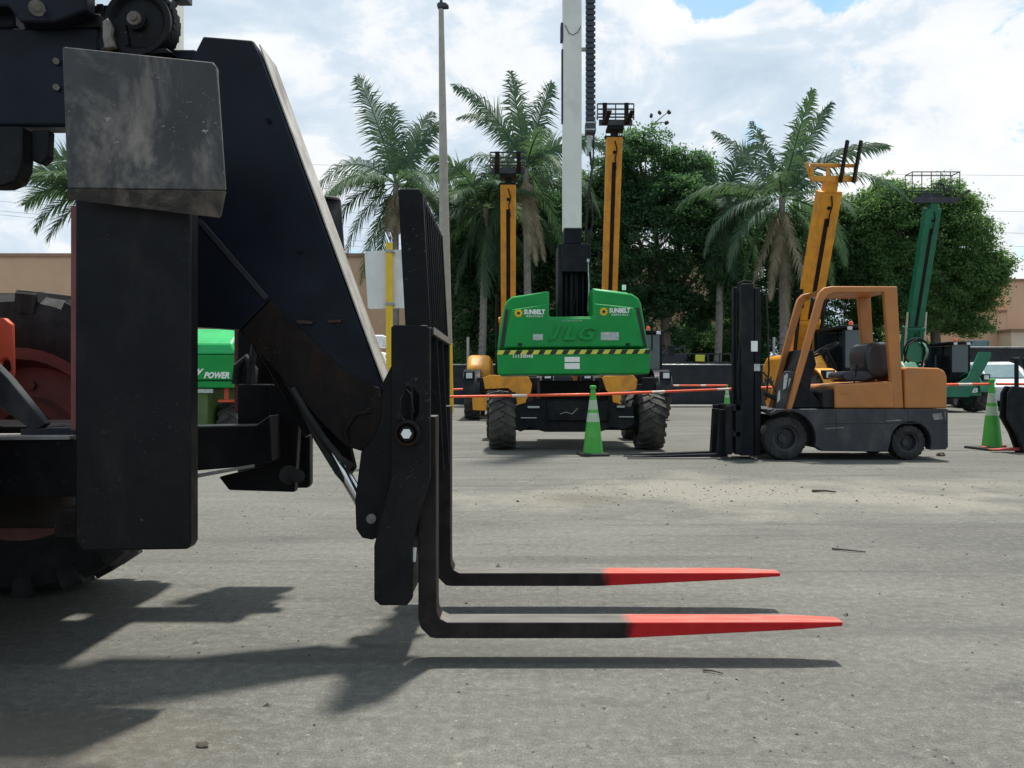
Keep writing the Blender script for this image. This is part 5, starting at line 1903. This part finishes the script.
# ------------------------------------------------------------------ overhead lines
D = 70.0
T = thing('utility_pole', 'wooden utility pole carrying the overhead lines at the far right', 'utility pole', (wx(1130, D), D, 0))
mb = MB()
mb.cyl((0, 0, 0), (0, 0, 21), .2, .14, 12)
for z in (20.4, 18.6):
    mb.box(-.06, .06, -1.2, 1.2, z, z + .14)
mb.build('shaft', 'bark', T)
for i, (yl, yr, dd) in enumerate(((150, 168, 0), (156, 206, .5), (160, 228, -.5), (172, 243, 0), (178, 262, .3), (183, 278, -.3), (188, 296, 0))):
    p0, p1 = P(-340, yl - 6, D + dd), P(1130, yr + 8, D + dd)
    pts = []
    for t in np.linspace(0, 1, 24):
        p = p0.lerp(p1, t)
        p.z -= 4 * t * (1 - t) * (.6 + .25 * (i % 3))
        pts.append(p)
    mb = MB()
    mb.tube(pts, .013, 5)
    o = mb.build('power_line', 'cable', None, origin=tuple(p0))
    tag(o, 'thin black overhead power line crossing the sky behind the trees', 'power line', 'overhead power lines')


# ------------------------------------------------------------------ litter on the ground
def rubble(name, label, px, py, s, mname, cat, flat=.5):
    Dg = H * F / (py - CY)
    bm = bmesh.new()
    bmesh.ops.create_icosphere(bm, subdivisions=2, radius=1)
    for v in bm.verts:
        k = 1 + RNG.uniform(-.28, .28)
        v.co = Vector((v.co.x * s * 1.3 * k, v.co.y * s * k, max(-.3 * s, v.co.z * s * flat * k)))
    me = bpy.data.meshes.new(name)
    bm.to_mesh(me); bm.free()
    me.materials.append(M[mname])
    o = bpy.data.objects.new(name, me)
    COL.objects.link(o)
    o.location = (wx(px, Dg), Dg, s * .28)
    o.rotation_euler = (0, 0, RNG.uniform(0, 6))
    tag(o, label, cat)


def litter_stick(label, pts, r):
    w = []
    for px, py, z in pts:
        Dg = H * F / (py - CY)
        w.append(Vector((wx(px, Dg), Dg, z)))
    mb = MB()
    mb.tube(w, r, 7, r * .5)
    o = mb.build('twig', 'twig', None, origin=tuple(Vector((w[0].x, w[0].y, 0))))
    tag(o, label, 'twig')


rubble('dark_clod', 'dark clod of dirt on the ground at the lower left', 203, 746, .014, 'twig', 'clod', .4)
rubble('dark_clod', 'dark lump of dirt on the ground right behind the forklift', 941, 456, .045, 'twig', 'clod', .8)
litter_stick('small bent twig on the ground in front of the near fork tip', [(703, 672, .006), (712, 673, .008), (723, 675, .005)], .004)
litter_stick('long dark stick on the pale ground right of the fork tips', [(832, 550, .008), (850, 552, .01), (866, 553, .006)], .006)
litter_stick('dark stick on the sandy patch in front of the forklift', [(812, 492, .01), (826, 493, .02), (836, 493, .01)], .012)

# loose grit scattered over the yard: one mass of tiny stones
mb = MB()
for i in range(900):
    Dg = 1.7 + 9 * RNG.random() ** 1.6
    x = RNG.uniform(-.75, .75) * Dg
    if RNG.random() < .35:
        x, Dg = RNG.normal(1.6, 1.4), RNG.normal(6.6, .5)
    s = RNG.uniform(.002, .0055) * (1 + Dg * .12) * (2.2 if RNG.random() < .05 else 1)
    a = RNG.uniform(0, 6.28, 4).cumsum() / 4
    th = np.sort(RNG.uniform(0, 2 * math.pi, 5))
    ring = [(x + s * math.cos(t) * RNG.uniform(.7, 1.4), Dg + s * math.sin(t) * RNG.uniform(.7, 1.4), 0.0005) for t in th]
    mb.add(ring + [(x + s * .1, Dg, s * RNG.uniform(.6, 1.1))], [(0, 1, 5), (1, 2, 5), (2, 3, 5), (3, 4, 5), (4, 0, 5)])
o = mb.build('gravel', 'stone', smooth=False)
tag(o, 'loose grit and pebbles scattered over the yard', 'gravel', kind='stuff')


# ------------------------------------------------------------------ sky, sun, camera
SUN_DIR = Vector((.105, .235, .965)).normalized()
el = math.asin(SUN_DIR.z)
az = math.atan2(SUN_DIR.x, SUN_DIR.y)
W = bpy.data.worlds.new('World')
SC.world = W
W.use_nodes = True
nt = W.node_tree
for n in list(nt.nodes):
    nt.nodes.remove(n)
sky = nt.nodes.new('ShaderNodeTexSky')
sky.sky_type = 'NISHITA'
sky.sun_disc = False
sky.sun_elevation = el
sky.sun_rotation = az
sky.air_density = 1.0
sky.dust_density = 1.5
sky.ozone_density = 1.5
bg1 = nd(nt, 'ShaderNodeBackground', {'Color': mixc(nt, 1.0, sky.outputs[0], (.82, 1.08, 1.02), 'MULTIPLY'), 'Strength': .15})
tc = nt.nodes.new('ShaderNodeTexCoord').outputs['Generated']
vv = mapping(nt, tc, (1.0, 1.0, 1.9))
big = noise(nt, mapping(nt, vv, (1, 1, 1), (.35, .2, .9)), 2.6, 9, .56, .25)
det = noise(nt, mapping(nt, vv, (1, 1, 1), (3.1, .2, .4)), 6.5, 12, .62, .35)
shade = math_(nt, 'ADD', math_(nt, 'MULTIPLY', big, .55), math_(nt, 'MULTIPLY', det, .45))
ccol = ramp(nt, shade, [(.36, (.54, .67, .80)), (.455, (.66, .78, .90)), (.505, (.76, .86, .96)), (.54, (.95, .99, 1.03)), (.62, (1.06, 1.07, 1.08))])
bg2 = nd(nt, 'ShaderNodeBackground', {'Color': ccol, 'Strength': .74})
# where the clouds part: two small holes over the yard, unseen sky behind the camera opened to weaken front fill
cov = noise(nt, mapping(nt, vv, (1, 1, 1), (1.3, 4.2, .7)), 9.0, 10, .66, .5)
sepv = nd(nt, 'ShaderNodeSeparateXYZ', {0: tc})
gap = None
for px, py, rad in ((714, -20, .062), (846, -16, .048)):
    dv = (P(px, py, 1.0) - Vector((0, 0, H))).normalized()
    dist = nd(nt, 'ShaderNodeVectorMath', {0: tc, 1: tuple(dv)}, operation='DISTANCE').outputs['Value']
    m_ = math_(nt, 'MAXIMUM', math_(nt, 'SUBTRACT', 1.0, math_(nt, 'DIVIDE', dist, rad)), 0.0)
    gap = m_ if gap is None else math_(nt, 'MAXIMUM', gap, m_)
back = math_(nt, 'MULTIPLY_ADD', sepv.outputs[1], -.9, .42, clamp=True)
gap = math_(nt, 'ADD', math_(nt, 'MULTIPLY', gap, .8), math_(nt, 'MULTIPLY', back, .30))
cl = math_(nt, 'SUBTRACT', math_(nt, 'MULTIPLY_ADD', cov, 1.9, -.26), gap)
cover = ramp(nt, cl, [(.30, (.15, .15, .15)), (.46, (1, 1, 1))])
mx = nd(nt, 'ShaderNodeMixShader', {0: cover, 1: bg1.outputs[0], 2: bg2.outputs[0]})
nd(nt, 'ShaderNodeOutputWorld', {'Surface': mx.outputs[0]})

sl = bpy.data.lights.new('sun', 'SUN')
sl.energy = 4.6
sl.angle = R(3.6)
sl.color = (1.0, .965, .90)
so = bpy.data.objects.new('sun', sl)
so.rotation_euler = SUN_DIR.to_track_quat('Z', 'Y').to_euler()
so.location = (0, 0, 30)
COL.objects.link(so)

cam = bpy.data.cameras.new('camera')
cam.sensor_width = 36
cam.lens = 36 * F / 1024
cam.clip_start = .05
cam.clip_end = 2000
co = bpy.data.objects.new('camera', cam)
co.location = (0, 0, H)
co.rotation_euler = (R(90), 0, 0)
COL.objects.link(co)
SC.camera = co

SC.view_settings.view_transform = 'Standard'
SC.view_settings.look = 'None'
SC.view_settings.exposure = 0.4
SC.view_settings.gamma = 1.0
SC.view_settings.use_curve_mapping = False
SC.cycles.max_bounces = 6
SC.cycles.use_denoising = True
